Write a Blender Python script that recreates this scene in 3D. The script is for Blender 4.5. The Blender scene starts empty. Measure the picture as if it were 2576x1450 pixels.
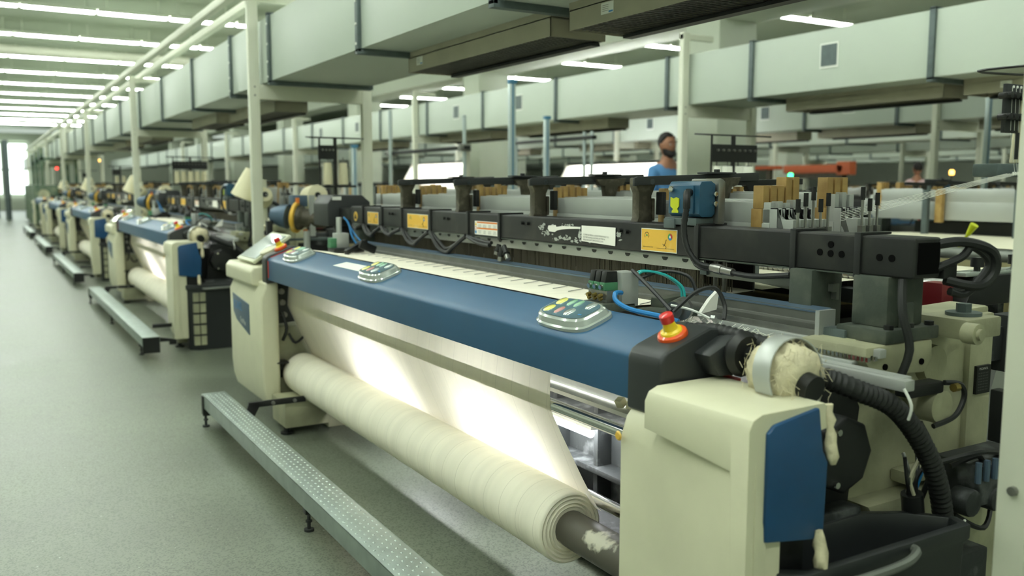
import bpy, bmesh, math, random
from mathutils import Vector, Matrix, Euler
random.seed(7)
PI = math.pi
C = bpy.context.scene.collection
S = 0.87          # everything below is laid out in units of 0.87 m and scaled once at the end

# ---------------------------------------------------------------- camera
cam = bpy.data.cameras.new('camera'); camo = bpy.data.objects.new('camera', cam); C.objects.link(camo)
yaw, pitch, roll, fpx = .53435543, .1145446, -.000875, 2246.8
cam.sensor_width = 36; cam.lens = fpx / 2576 * 36
camo.location = (0, 0, 1.5 * S)
camo.rotation_euler = (PI/2 - pitch, roll, -yaw)
cam.clip_start = .05; cam.clip_end = 300
cam.dof.use_dof = True; cam.dof.focus_distance = 3.1 * S; cam.dof.aperture_fstop = 2.5
bpy.context.scene.camera = camo
# ---------------------------------------------------------------- world, exposure
sc = bpy.context.scene
w = bpy.data.worlds.new('world'); sc.world = w; w.use_nodes = True
w.node_tree.nodes['Background'].inputs[0].default_value = (.85, 1, .86, 1)
w.node_tree.nodes['Background'].inputs[1].default_value = .3
sc.view_settings.view_transform = 'Standard'; sc.view_settings.look = 'None'
sc.view_settings.gamma = 1; sc.view_settings.use_curve_mapping = False
sc.view_settings.exposure = 1.03
LAMP = 17.0       # ceiling tube strength
# ---------------------------------------------------------------- materials
def lin(c): return tuple(((v/255)/12.92 if v/255 < .04045 else ((v/255+.055)/1.055)**2.4) for v in c) + (1,)
M = {}
def mat(name, c, rough=.5, metal=0., var=0., scale=6., bump=0., bscale=60., c2=None, thr=None, coat=0., emit=None, es=0., alpha=1., trans=0., spec=.5):
    m = bpy.data.materials.new(name); m.use_nodes = True; M[name] = m
    nt = m.node_tree; b = nt.nodes['Principled BSDF']; L = nt.links
    b.inputs['Base Color'].default_value = lin(c); b.inputs['Roughness'].default_value = rough
    b.inputs['Metallic'].default_value = metal; b.inputs['Coat Weight'].default_value = coat
    b.inputs['Specular IOR Level'].default_value = spec
    if trans: b.inputs['Transmission Weight'].default_value = trans
    if emit: b.inputs['Emission Color'].default_value = lin(emit); b.inputs['Emission Strength'].default_value = es
    if var or c2:
        tc = nt.nodes.new('ShaderNodeTexCoord'); n = nt.nodes.new('ShaderNodeTexNoise')
        n.inputs['Scale'].default_value = scale; n.inputs['Detail'].default_value = 5
        L.new(tc.outputs['Object'], n.inputs['Vector'])
        r = nt.nodes.new('ShaderNodeValToRGB'); L.new(n.outputs['Fac'], r.inputs[0])
        a = lin(c); bb = lin(c2) if c2 else tuple(v*(1-var) for v in a[:3]) + (1,)
        t0, t1 = thr if thr else (.35, .7)
        r.color_ramp.elements[0].position = t0; r.color_ramp.elements[1].position = t1
        r.color_ramp.elements[0].color = a; r.color_ramp.elements[1].color = bb
        L.new(r.outputs[0], b.inputs['Base Color'])
    if bump:
        tc = nt.nodes.new('ShaderNodeTexCoord'); n = nt.nodes.new('ShaderNodeTexNoise')
        n.inputs['Scale'].default_value = bscale; n.inputs['Detail'].default_value = 3
        L.new(tc.outputs['Object'], n.inputs['Vector'])
        bp = nt.nodes.new('ShaderNodeBump'); bp.inputs['Strength'].default_value = bump; bp.inputs['Distance'].default_value = .004
        L.new(n.outputs['Fac'], bp.inputs['Height']); L.new(bp.outputs[0], b.inputs['Normal'])
    return m
mat('cream', (212,210,182), .42, var=.10, scale=5, bump=.05)
mat('cream_cast', (172,172,142), .6, var=.35, scale=7, bump=.35, bscale=45)
mat('cream_metal', (216,218,200), .5, var=.06, scale=4)
mat('blue', (46,90,126), .4, var=.08, scale=3)
mat('blue_panel', (24,74,118), .38, var=.15, scale=8)
mat('motor_blue', (38,84,112), .35, var=.2, scale=12)
mat('charcoal', (44,47,48), .42, var=.1)
mat('black', (20,22,22), .45, var=.2, scale=12)
mat('beam_black', (34,35,35), .46, c2=(62,62,56), thr=(.5,.9), scale=9, metal=.2)
mat('cast_dark', (74,70,58), .5, c2=(128,122,104), thr=(.5,.85), scale=22, metal=.4, bump=.3)
mat('dusty_black', (38,42,42), .65, c2=(120,124,124), thr=(.55,.8), scale=11, bump=.3)
mat('dark_green_cast', (62,70,62), .6, c2=(96,100,88), thr=(.5,.8), scale=10, bump=.3)
mat('rubber', (28,30,30), .5, bump=.1)
mat('galvanised', (160,172,166), .38, metal=.65, var=.2, scale=14)
mat('flange_grey', (96,108,108), .5, metal=.35, var=.2, scale=20)
mat('aluminium', (186,190,186), .36, metal=.45, var=.08, scale=5)
mat('steel', (150,150,145), .3, metal=.8, var=.25, scale=16)
mat('chrome', (205,206,204), .14, metal=1)
mat('hole', (6,6,6), .8, spec=.1); mat('heddle', (104,98,84), .5, metal=.3); mat('rail_dark', (96,98,92), .5, metal=.3, var=.3, scale=10); mat('warp_cream', (226,222,198), .8)
mat('grey_rail', (120,124,118), .4, metal=.5, var=.2, scale=8)
mat('slate_blue', (84,104,124), .4, metal=.3)
mat('duct', (186,196,184), .45, var=.05, scale=1.2)
mat('duct_box', (166,162,142), .5, metal=.1, var=.12, scale=6)
mat('label_white', (225,228,220), .6)
mat('paper', (232,232,224), .7)
mat('wood', (176,146,86), .6, c2=(140,108,58), thr=(.3,.75), scale=18)
mat('rust_wood', (168,112,50), .6, var=.2)
mat('yellow_sticker', (226,180,66), .45, c2=(236,214,150), thr=(.55,.85), scale=14)
mat('orange_ink', (222,124,40), .5); mat('red_ink', (196,60,48), .5); mat('blue_ink', (60,130,190), .5); mat('green_ink', (70,150,80), .5); mat('black_ink', (44,44,44), .6); mat('grey_ink', (120,122,118), .6)
mat('red_plastic', (205,34,30), .3, coat=.4); mat('yellow_plastic', (238,205,30), .3, coat=.4); mat('orange_plastic', (226,84,22), .3, coat=.5)
mat('pad_shell', (176,184,178), .15, coat=.8, metal=.25); mat('pad_face', (84,114,128), .25, coat=.6)
mat('yellow_key', (218,214,110), .15, coat=1); mat('green_key', (140,188,156), .15, coat=1); mat('pink_key', (196,138,134), .15, coat=1); mat('clear_key', (178,188,184), .1, coat=1, metal=.3)
mat('screen_glass', (110,128,128), .12, coat=1, metal=.2); mat('screen_frame', (196,200,172), .4)
mat('yarn', (228,222,190), .85, bump=.4, bscale=120); mat('yarn_white', (236,238,228), .85); mat('khaki_warp', (176,168,128), .85, var=.1)
mat('fluff', (218,210,178), .95, var=.2, scale=30, bump=1, bscale=60)
mat('brass', (150,130,70), .35, metal=.8)
mat('valve_green', (72,128,92), .4); mat('tube_blue', (44,130,196), .35); mat('tube_teal', (30,160,160), .35)
mat('lime', (196,206,30), .5); mat('orange_machine', (186,92,52), .6); mat('maroon', (112,30,34), .4)
mat('pole_grey', (178,190,190), .35, metal=.5); mat('pole_blue', (70,120,150), .4)
mat('skin', (150,104,78), .55); mat('hair', (26,22,20), .7); mat('shirt_blue', (80,130,180), .85); mat('shirt_pink', (216,186,190), .85); mat('trousers', (48,52,62), .85); mat('eye', (170,164,158), .3); mat('shoe', (30,28,26), .6)
mat('white_wall', (232,238,222), .7, var=.03); mat('ceiling_paint', (204,214,196), .8, var=.03, scale=1)
mat('green_machine', (66,92,72), .5, c2=(130,140,112), thr=(.45,.7), scale=4)
mat('lamp_green', (40,255,120), .5, emit=(60,255,140), es=3); mat('lamp_amber', (255,190,90), .5, emit=(255,190,90), es=3); mat('lamp_red', (255,70,60), .5, emit=(255,60,50), es=2.5)
mat('tube_white', (255,255,255), .5, emit=(247,255,246), es=LAMP)
mat('work_lamp', (255,255,255), .5, emit=(250,252,255), es=48)
mat('upper_lamp', (255,255,255), .5, emit=(255,252,244), es=42)
mat('window_glow', (255,255,255), .5, emit=(236,250,245), es=1.6)
# cloth: thin, lets the lamp behind it through
def cloth_mat(name, c, tr, stripes):
    m = bpy.data.materials.new(name); m.use_nodes = True; M[name] = m; nt = m.node_tree; L = nt.links
    b = nt.nodes['Principled BSDF']; b.inputs['Roughness'].default_value = .85; b.inputs['Base Color'].default_value = lin(c)
    tr_n = nt.nodes.new('ShaderNodeBsdfTranslucent'); tr_n.inputs[0].default_value = lin((255,250,230))
    mx = nt.nodes.new('ShaderNodeMixShader'); mx.inputs[0].default_value = tr
    tc = nt.nodes.new('ShaderNodeTexCoord'); sp = nt.nodes.new('ShaderNodeSeparateXYZ'); L.new(tc.outputs['Object'], sp.inputs[0])
    if stripes:
        cb = nt.nodes.new('ShaderNodeCombineXYZ'); L.new(sp.outputs[1], cb.inputs[0])
        n = nt.nodes.new('ShaderNodeTexNoise'); n.inputs['Scale'].default_value = 9; n.inputs['Detail'].default_value = 4; L.new(cb.outputs[0], n.inputs['Vector'])
        r = nt.nodes.new('ShaderNodeValToRGB'); a = lin(c)
        r.color_ramp.elements[0].color = tuple(v*.93 for v in a[:3]) + (1,); r.color_ramp.elements[1].color = a
        r.color_ramp.elements[0].position = .42; r.color_ramp.elements[1].position = .55
        L.new(n.outputs['Fac'], r.inputs[0])
        md = nt.nodes.new('ShaderNodeMath'); md.operation = 'PINGPONG'; L.new(sp.outputs[1], md.inputs[0]); md.inputs[1].default_value = .052
        lt = nt.nodes.new('ShaderNodeMath'); lt.operation = 'LESS_THAN'; L.new(md.outputs[0], lt.inputs[0]); lt.inputs[1].default_value = .0013
        sc2 = nt.nodes.new('ShaderNodeMath'); sc2.operation = 'MULTIPLY'; L.new(lt.outputs[0], sc2.inputs[0]); sc2.inputs[1].default_value = .22 if tr > .2 else .3
        mm = nt.nodes.new('ShaderNodeMixRGB'); L.new(sc2.outputs[0], mm.inputs[0]); L.new(r.outputs[0], mm.inputs[1]); mm.inputs[2].default_value = lin((170,166,146)); L.new(mm.outputs[0], b.inputs['Base Color'])
        m3 = nt.nodes.new('ShaderNodeMixRGB'); L.new(sc2.outputs[0], m3.inputs[0]); m3.inputs[1].default_value = lin((255,250,230)); m3.inputs[2].default_value = lin((190,184,160)); L.new(m3.outputs[0], tr_n.inputs[0])
    out = nt.nodes['Material Output']; L.new(b.outputs[0], mx.inputs[1]); L.new(tr_n.outputs[0], mx.inputs[2]); L.new(mx.outputs[0], out.inputs[0])
cloth_mat('cloth', (248,240,214), .46, True); cloth_mat('cloth_flat', (253,248,230), .08, True)
# floor: ground concrete with dark aggregate
def floor_mat():
    m = bpy.data.materials.new('floor_concrete'); m.use_nodes = True; M['floor'] = m; nt = m.node_tree; L = nt.links
    b = nt.nodes['Principled BSDF']; b.inputs['Specular IOR Level'].default_value = .55
    tc = nt.nodes.new('ShaderNodeTexCoord')
    n1 = nt.nodes.new('ShaderNodeTexNoise'); n1.inputs['Scale'].default_value = 1.1; n1.inputs['Detail'].default_value = 6
    v = nt.nodes.new('ShaderNodeTexVoronoi'); v.inputs['Scale'].default_value = 170
    n2 = nt.nodes.new('ShaderNodeTexNoise'); n2.inputs['Scale'].default_value = 70; n2.inputs['Detail'].default_value = 4
    for n in (n1, v, n2): L.new(tc.outputs['Object'], n.inputs['Vector'])
    r1 = nt.nodes.new('ShaderNodeValToRGB'); L.new(n1.outputs['Fac'], r1.inputs[0])
    r1.color_ramp.elements[0].position = .35; r1.color_ramp.elements[0].color = lin((98,104,90)); r1.color_ramp.elements[1].position = .7; r1.color_ramp.elements[1].color = lin((120,128,112))
    r2 = nt.nodes.new('ShaderNodeValToRGB'); L.new(v.outputs['Color'], r2.inputs[0])
    r2.color_ramp.elements[0].position = .30; r2.color_ramp.elements[0].color = (.32,.34,.32,1); r2.color_ramp.elements[1].position = .42; r2.color_ramp.elements[1].color = (1,1,1,1)
    mx = nt.nodes.new('ShaderNodeMixRGB'); mx.blend_type = 'MULTIPLY'; mx.inputs[0].default_value = .55
    L.new(r1.outputs[0], mx.inputs[1]); L.new(r2.outputs[0], mx.inputs[2])
    r3 = nt.nodes.new('ShaderNodeValToRGB'); L.new(n2.outputs['Fac'], r3.inputs[0])
    r3.color_ramp.elements[0].position = .68; r3.color_ramp.elements[0].color = (0,0,0,1); r3.color_ramp.elements[1].position = .78; r3.color_ramp.elements[1].color = (1,1,1,1)
    m2 = nt.nodes.new('ShaderNodeMixRGB'); L.new(r3.outputs[0], m2.inputs[0]); L.new(mx.outputs[0], m2.inputs[1]); m2.inputs[2].default_value = lin((190,192,180))
    L.new(m2.outputs[0], b.inputs['Base Color'])
    rr = nt.nodes.new('ShaderNodeMapRange'); L.new(n1.outputs['Fac'], rr.inputs[0]); rr.inputs[3].default_value = .28; rr.inputs[4].default_value = .48
    L.new(rr.outputs[0], b.inputs['Roughness'])
floor_mat()
# ---------------------------------------------------------------- mesh builder
class MB:
    def __init__(s): s.v = []; s.f = []
    def box(s, x0, x1, y0, y1, z0, z1):
        n = len(s.v); s.v += [(x, y, z) for z in (z0, z1) for y in (y0, y1) for x in (x0, x1)]
        s.f += [tuple(n+i for i in q) for q in ((0,2,3,1),(4,5,7,6),(0,1,5,4),(2,6,7,3),(0,4,6,2),(1,3,7,5))]; return s
    def obox(s, c, sz, rot=(0,0,0)):
        n = len(s.v); R = Euler(rot).to_matrix(); c = Vector(c)
        for z in (-.5, .5):
            for y in (-.5, .5):
                for x in (-.5, .5): s.v.append(tuple(c + R @ Vector((x*sz[0], y*sz[1], z*sz[2]))))
        s.f += [tuple(n+i for i in q) for q in ((0,2,3,1),(4,5,7,6),(0,1,5,4),(2,6,7,3),(0,4,6,2),(1,3,7,5))]; return s
    def prism(s, pts, a, b, ax='Y'):
        # pts: closed outline; ax Y -> (x,z) ; X -> (y,z) ; Z -> (x,y)
        n = len(s.v); k = len(pts)
        def P(p, t): return {'Y': (p[0], t, p[1]), 'X': (t, p[0], p[1]), 'Z': (p[0], p[1], t)}[ax]
        s.v += [P(p, a) for p in pts] + [P(p, b) for p in pts]
        s.f += [tuple(n+i for i in range(k))[::-1], tuple(n+k+i for i in range(k))]
        s.f += [(n+i, n+(i+1) % k, n+k+(i+1) % k, n+k+i) for i in range(k)]; return s
    def cyl(s, p, q, r, r2=None, n=16, cap=True):
        p = Vector(p); q = Vector(q); d = (q-p).normalized(); u = d.orthogonal().normalized(); v = d.cross(u)
        r2 = r if r2 is None else r2; b = len(s.v)
        for c, rr in ((p, r), (q, r2)):
            for i in range(n):
                a = 2*PI*i/n; s.v.append(tuple(c + u*math.cos(a)*rr + v*math.sin(a)*rr))
        s.f += [(b+i, b+(i+1) % n, b+n+(i+1) % n, b+n+i) for i in range(n)]
        if cap: s.f += [tuple(b+i for i in range(n))[::-1], tuple(b+n+i for i in range(n))]
        return s
    def lathe(s, p, d, prof, n=24, wob=0.):
        # prof: (t along d, radius)
        p = Vector(p); d = Vector(d).normalized(); u = d.orthogonal().normalized(); v = d.cross(u); b = len(s.v)
        for t, r in prof:
            for i in range(n):
                a = 2*PI*i/n; rr = r*(1+wob*random.uniform(-1, 1)); s.v.append(tuple(p + d*t + u*math.cos(a)*rr + v*math.sin(a)*rr))
        for k in range(len(prof)-1):
            s.f += [(b+k*n+i, b+k*n+(i+1) % n, b+(k+1)*n+(i+1) % n, b+(k+1)*n+i) for i in range(n)]
        s.f += [tuple(b+i for i in range(n))[::-1], tuple(b+(len(prof)-1)*n+i for i in range(n))]; return s
    def tube(s, pts, r, n=8, smooth=4, rib=0., ribs=6):
        P = [Vector(p) for p in pts]
        if smooth > 1 and len(P) > 2:
            Q = []
            for i in range(len(P)-1):
                a = P[max(i-1, 0)]; b = P[i]; c = P[i+1]; d = P[min(i+2, len(P)-1)]
                st = smooth
                if rib: st = max(4, int((c-b).length/(.008)))
                for k in range(st):
                    t = k/st; Q.append(.5*((2*b) + (c-a)*t + (2*a-5*b+4*c-d)*t*t + (3*b-a-3*c+d)*t**3))
            Q.append(P[-1]); P = Q
        b0 = len(s.v); u = None
        for i, p in enumerate(P):
            d = (P[min(i+1, len(P)-1)] - P[max(i-1, 0)]).normalized()
            u = d.orthogonal().normalized() if u is None else (u - d*u.dot(d)).normalized()
            v = d.cross(u); rr = r*(1 + rib*(1 if i % 2 else -1)) if rib else r
            for k in range(n):
                a = 2*PI*k/n; s.v.append(tuple(p + u*math.cos(a)*rr + v*math.sin(a)*rr))
        for i in range(len(P)-1):
            s.f += [(b0+i*n+k, b0+i*n+(k+1) % n, b0+(i+1)*n+(k+1) % n, b0+(i+1)*n+k) for k in range(n)]
        s.f += [tuple(b0+k for k in range(n))[::-1], tuple(b0+(len(P)-1)*n+k for k in range(n))]; return s
    def sheet(s, rows):
        n = len(s.v); k = len(rows[0])
        for r in rows: s.v += [tuple(p) for p in r]
        for i in range(len(rows)-1):
            s.f += [(n+i*k+j, n+i*k+j+1, n+(i+1)*k+j+1, n+(i+1)*k+j) for j in range(k-1)]
        return s
    def build(s, name, m, parent=None, bevel=0., seg=2, origin=None, loc=None, angle=35, label=None, stuff=False, limit=None):
        me = bpy.data.meshes.new(name)
        o0 = Vector(origin) if origin is not None else (Vector(parent['o']) if parent is not None and 'o' in parent.keys() else Vector((0, 0, 0)))
        me.from_pydata([tuple(Vector(p)-o0) for p in s.v], [], s.f)
        bm = bmesh.new(); bm.from_mesh(me)
        bmesh.ops.recalc_face_normals(bm, faces=bm.faces)
        if bevel:
            es = [e for e in bm.edges if len(e.link_faces) == 2 and e.calc_face_angle(0) > math.radians(28)]
            bmesh.ops.bevel(bm, geom=es, offset=bevel, segments=seg, affect='EDGES', profile=.6, clamp_overlap=True)
        bm.to_mesh(me); bm.free()
        me.shade_smooth(); me.set_sharp_from_angle(angle=math.radians(angle))
        for mm in (m if isinstance(m, (list, tuple)) else [m]): me.materials.append(M[mm])
        o = bpy.data.objects.new(name, me); C.objects.link(o)
        if parent is not None: o.parent = parent; o['o'] = tuple(o0)
        else: o.location = loc if loc is not None else o0; o['o'] = tuple(o0)
        if label: o['label'] = label
        if stuff: o['kind'] = 'stuff'
        return o
def B(): return MB()
def thing(name, label, cat, o=(0, 0, 0), group=None):
    e = bpy.data.objects.new(name, None); C.objects.link(e); e.location = o; e.empty_display_size = .1
    e['o'] = tuple(o); e['label'] = label; e['category'] = cat
    if group: e['group'] = group
    return e
def tag(o, label, cat, group=None):
    o['label'] = label; o['category'] = cat
    if group: o['group'] = group
    return o
def struct(o): o['kind'] = 'structure'; return o
CH = {}
def copy_tree(o, parent=None, skip=()):
    c = o.copy(); C.objects.link(c)
    if parent is not None: c.parent = parent
    for ch in KIDS.get(o.name, []):
        if ch.name.split('.')[0] in skip: continue
        copy_tree(ch, c, skip)
    return c
KIDS = {}
def index_kids():
    KIDS.clear()
    for o in bpy.data.objects:
        if o.parent: KIDS.setdefault(o.parent.name, []).append(o)
def text(body, size, name, m, parent, pos, right, up, sx=1., align='LEFT'):
    cu = bpy.data.curves.new('t', 'FONT'); cu.body = body; cu.size = size; cu.align_x = align; cu.resolution_u = 2
    o = bpy.data.objects.new('t', cu); C.objects.link(o)
    dg = bpy.context.evaluated_depsgraph_get(); me = bpy.data.meshes.new_from_object(o.evaluated_get(dg))
    bpy.data.objects.remove(o)
    r = Vector(right).normalized(); u = Vector(up).normalized(); n = r.cross(u)
    T = Matrix((r*sx, u, n)).transposed().to_4x4(); T.translation = Vector(pos) - Vector(parent['o'])
    me.transform(T); me.materials.clear(); me.materials.append(M[m]); me.name = name
    q = bpy.data.objects.new(name, me); C.objects.link(q); q.parent = parent; q['o'] = tuple(parent['o']); return q
# ================================================================ the setting
X0, X1, Y0, Y1, ZC = -6.0, 44.0, -4.0, 62.0, 4.6
struct(B().box(X0, X1, Y0, Y1, -.2, 0).build('floor', 'floor'))
struct(B().box(X0, X1, Y0, Y1, ZC+.28, ZC+.48).build('ceiling', 'ceiling_paint'))
struct(B().box(X0-.2, X0, Y0, Y1, 0, ZC).build('wall_left', 'white_wall'))
struct(B().box(X1, X1+.2, Y0, Y1, 0, ZC).build('wall_right', 'white_wall'))
struct(B().box(X0, X1, Y1, Y1+.2, 0, ZC).build('wall_back', 'white_wall'))
struct(B().box(X0, X1, Y0-.2, Y0, 0, ZC).build('wall_front', 'white_wall'))
wf = struct(B().box(-1.6, 2.6, Y1-.08, Y1-.01, .9, 4.0).build('window_1', 'window_glow'))
fr = B()
for x in (-1.6, -.2, 1.2, 2.6): fr.box(x-.05, x+.05, Y1-.14, Y1-.08, .9, 4.0)
for z in (.9, 2.4, 4.0): fr.box(-1.6, 2.6, Y1-.14, Y1-.08, z-.05, z+.05)
fr.build('window_frame', 'white_wall', wf, origin=(0, 0, 0))
# columns and the long girder under the ceiling
for k, y in enumerate((2.4, 9.26, 16.1, 22.9, 29.7, 36.5, 43.3, 50)):
    struct(B().box(8.75, 9.45, y, y+.68, 0, ZC).build('column', 'white_wall', bevel=.02))
    struct(B().box(17.6, 18.2, y, y+.6, 0, ZC).build('column', 'white_wall', bevel=.02))
struct(B().prism([(8.5, ZC+.28), (8.5, 4.3), (8.75, 3.75), (9.45, 3.75), (9.7, 4.3), (9.7, ZC+.28)], Y0, Y1).build('trim_1', 'white_wall'))
struct(B().prism([(17.5, ZC+.28), (17.5, 3.9), (18.3, 3.9), (18.3, ZC+.28)], Y0, Y1).build('trim_2', 'white_wall'))
# shallow joists between the lamp rows
for i, y in enumerate((23.1, 26.5, 29.9, 33.3, 36.7, 40.1, 43.5, 46.9, 50.3, 53.7)):
    struct(B().box(X0, 7.7, y, y+.5, ZC+.1, ZC+.28).build('trim_%d' % (i+3), 'ceiling_paint'))
p = B().cyl((X0, 22.6, 4.42), (7.7, 22.6, 4.42), .1, n=14)
for x in (-4.5, -2.2, .1, 2.4, 4.7): p.cyl((x, 22.6, 4.42), (x+.06, 22.6, 4.42), .12, n=14)
tag(p.build('ceiling_pipe', 'cream_metal', bevel=0), 'pale pipe running across under the ceiling above the aisle', 'pipe')

# ---------------------------------------------------------------- ceiling tube lights
def make_lamp():
    t = thing('ceiling_light', 'long white fluorescent batten fixed flat under the factory ceiling', 'ceiling light', (0, 0, ZC), 'ceiling lights in rows')
    B().box(-.6, .6, -.10, .10, ZC, ZC+.03).box(-.6,.6,-.10,-.094,ZC-.032,ZC).box(-.6,.6,.094,.10,ZC-.032,ZC).box(-.45,-.43,-.01,.01,ZC+.03,ZC+.28).box(.43,.45,-.01,.01,ZC+.03,ZC+.28).build('housing', 'white_wall', t)
    B().box(-.575, .575, -.085, .085, ZC-.05, ZC).build('tube', 'tube_white', t, bevel=.012)
    return t
lamp0 = make_lamp(); index_kids(); first = True
rows_y = [-1.4, 1.6, 4.8, 8.2, 11.3, 14.6, 17.95, 21.3, 24.9, 28.2, 31.5, 34.9, 38.2, 41.6, 45, 48.5, 52]
rows_r = [1.6, 5.0, 8.4, 11.9, 15.8, 19.1, 22.5, 25.9, 29.3, 32.7]
def in_view(x, y, z):
    f = x*math.sin(yaw)+y*math.cos(yaw)
    return f > 1 and abs((x*math.cos(yaw)-y*math.sin(yaw))/f*fpx) < 1250
NTH = ['first','second','third','fourth','fifth','sixth','seventh','eighth','ninth','tenth']
for bay, rows, xs_ in (('left', rows_y, [-2.29 + 1.22*i for i in range(7)]), ('right', rows_r, [12.78, 14.0]), ('added far right', [5.0, 8.4, 11.9, 15.8, 19.1, 22.5, 25.9, 29.3], [21.0, 22.22, 26.0, 27.22, 34.0])):  # far right bay: mostly hidden lamps added to brighten the deep background
    rn = 0
    for y in rows:
        vis = [x for x in xs_ if in_view(x, y, ZC)]
        if bay == 'left' and y < 17: vis = []
        if vis: rn += 1
        for x in xs_:
            o = lamp0 if first else copy_tree(lamp0)
            o.location = (x, y, ZC); first = False
            if x in vis and rn <= 8: o['label'] = '%s tube light from the left, %s row back from the camera, %s ceiling bay' % (NTH[vis.index(x)], NTH[rn-1], bay)

# ================================================================ the weaving loom
LO = (2.3, 3.7, 0)
loom = thing('weaving_loom', 'cream and blue air-jet weaving loom closest to the camera, cloth lit from behind', 'loom', LO, 'weaving looms in the aisle row')
def part(b, name, m, parent=loom, **k): return b.build(name, m, parent, **k)
# side frames (cream castings)
def side_frame(y0, y1):
    b = B().prism([(1.95,.06),(3.7,.06),(3.7,.42),(2.76,.5),(2.76,1.12),(2.42,1.11),(2.38,1.07),(2.05,1.06),(2.05,.93),(1.86,.85),(1.8,.3)], y0, y1)
    return b
f = part(side_frame(1.66, 1.8), 'side_frame', 'cream_cast', bevel=.012)
b = B().cyl((2.45,1.64,.965),(2.45,1.665,.965),.045,n=28); part(b, 'round_port', 'black', f)
b = B().lathe((2.45,1.63,.965),(0,1,0),[(0,.046),(0,.056),(.035,.06),(.035,.046)],n=28); part(b, 'port_rim', 'cream_cast', f)
b = B().prism([(2.05,1.02),(2.09,.975),(2.31,.965),(2.345,1.0),(2.34,1.06),(2.05,1.06)],1.57,1.67); part(b,'mounting_ledge','cream_cast',f,bevel=.008)
for x in (2.13,2.22,2.29): part(B().cyl((x,1.565,1.0),(x,1.575,1.0),.009,n=12),'bolt_hole','hole',f)
b = B().box(2.39,2.56,1.5,1.66,1.06,1.12); part(b,'corner_block','cream_cast',f,bevel=.008)
part(B().cyl((2.385,1.46,1.085),(2.385,1.5,1.085),.03,n=18).cyl((2.385,1.45,1.085),(2.385,1.47,1.085),.016,n=14),'boss','cream_cast',f)
part(B().cyl((2.48,1.57,1.12),(2.48,1.57,1.13),.05,n=20).cyl((2.48,1.57,1.13),(2.48,1.57,1.155),.022,n=6),'hex_bolt','flange_grey',f)
b = B().box(2.64,2.76,1.64,1.67,.1,1.1).box(2.3,2.64,1.6,1.66,.62,.66).prism([(2.1,.6),(2.66,.6),(2.66,.42),(2.3,.34)],1.58,1.66); part(b,'rib','cream_cast',f,bevel=.01)
part(B().cyl((2.3,1.5,.88),(2.3,1.66,.88),.05,n=20),'boss','cream_cast',f,bevel=.01)
pl = part(B().box(2.665,2.738,1.63,1.64,.845,.935),'data_plate','black',f)
text('PICANOL',.011,'plate_text','label_white',pl,(2.675,1.629,.922),(1,0,0),(0,0,1))
for i in range(7): text('NO. 2020  230 V  50 HZ',.005,'plate_text','grey_ink',pl,(2.672,1.629,.91-.009*i),(1,0,0),(0,0,1))
text('2510',.03,'cast_lettering','cream_cast',f,(2.55,1.655,.99),(1,0,0),(0,0,1)); text('BA 232393',.02,'cast_lettering','cream_cast',f,(2.42,1.655,.84),(1,0,0),(0,0,1))
part(side_frame(5.62, 5.78), 'side_frame', 'cream_cast', bevel=.012)
part(B().box(1.98,2.6,1.7,5.7,.12,.2).box(3.3,3.42,1.7,5.7,.3,.5).box(2.5,2.6,1.7,5.7,.55,.75),'crossmember','dusty_black',bevel=.01)
# dark ribbed casting behind the cloth
b = B().box(2.16,2.2,1.75,5.7,.2,1.0)
for y in [1.95+.3*i for i in range(13)]: b.box(2.09,2.17,y,y+.03,.2,.9)
for z in (.34,.56,.76): b.box(2.07,2.17,1.78,5.66,z,z+.025)
part(b,'sley_beam','dusty_black',bevel=.006)
for y in (2.14,3.3,4.5): part(B().tube([(2.02,y,.93),(2.0,y,.7),(2.04,y-.02,.45),(2.1,y,.2)],.028,n=8),'sley_arm','grey_rail')
b = B().box(1.66,1.74,1.9,5.6,.895,.915).prism([(1.74,.9),(1.9,.84),(1.9,.8),(1.74,.86)],1.95,5.55); part(b,'reflector_tray','aluminium')
part(B().box(1.84,1.92,1.9,5.5,.715,.73).box(1.91,1.92,1.9,5.5,.715,.76),'lint_tray','aluminium')
b = B()
for i in range(26):
    y = random.uniform(1.98,2.44); x = random.uniform(1.845,1.905); b.obox((x,y,.74+random.random()*.012),(random.uniform(.01,.03),)*3,(random.random()*3,random.random()*3,0))
b.build('lint','yarn',loom,bevel=.004,stuff=True)
for y0,y1 in ((2.75,3.35),(3.95,4.6)):
    l = part(B().box(1.985,2.05,y0,y1,.555,.575),'work_light_housing','aluminium'); part(B().cyl((2.0,y0+.02,.535),(2.0,y1-.02,.535),.016,n=12),'work_light_tube','work_lamp',l)
l = part(B().box(1.86,1.94,1.9,5.4,.865,.875),'upper_light_housing','aluminium'); part(B().cyl((1.9,2.0,.85),(1.9,5.35,.85),.014,n=10),'upper_light_tube','upper_lamp',l)
part(B().box(1.575,2.1,1.855,1.87,.26,.9),'lamp_shield_plate','black')  # added shield, keeps the lamps inside from showing at the loom's near end
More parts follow.
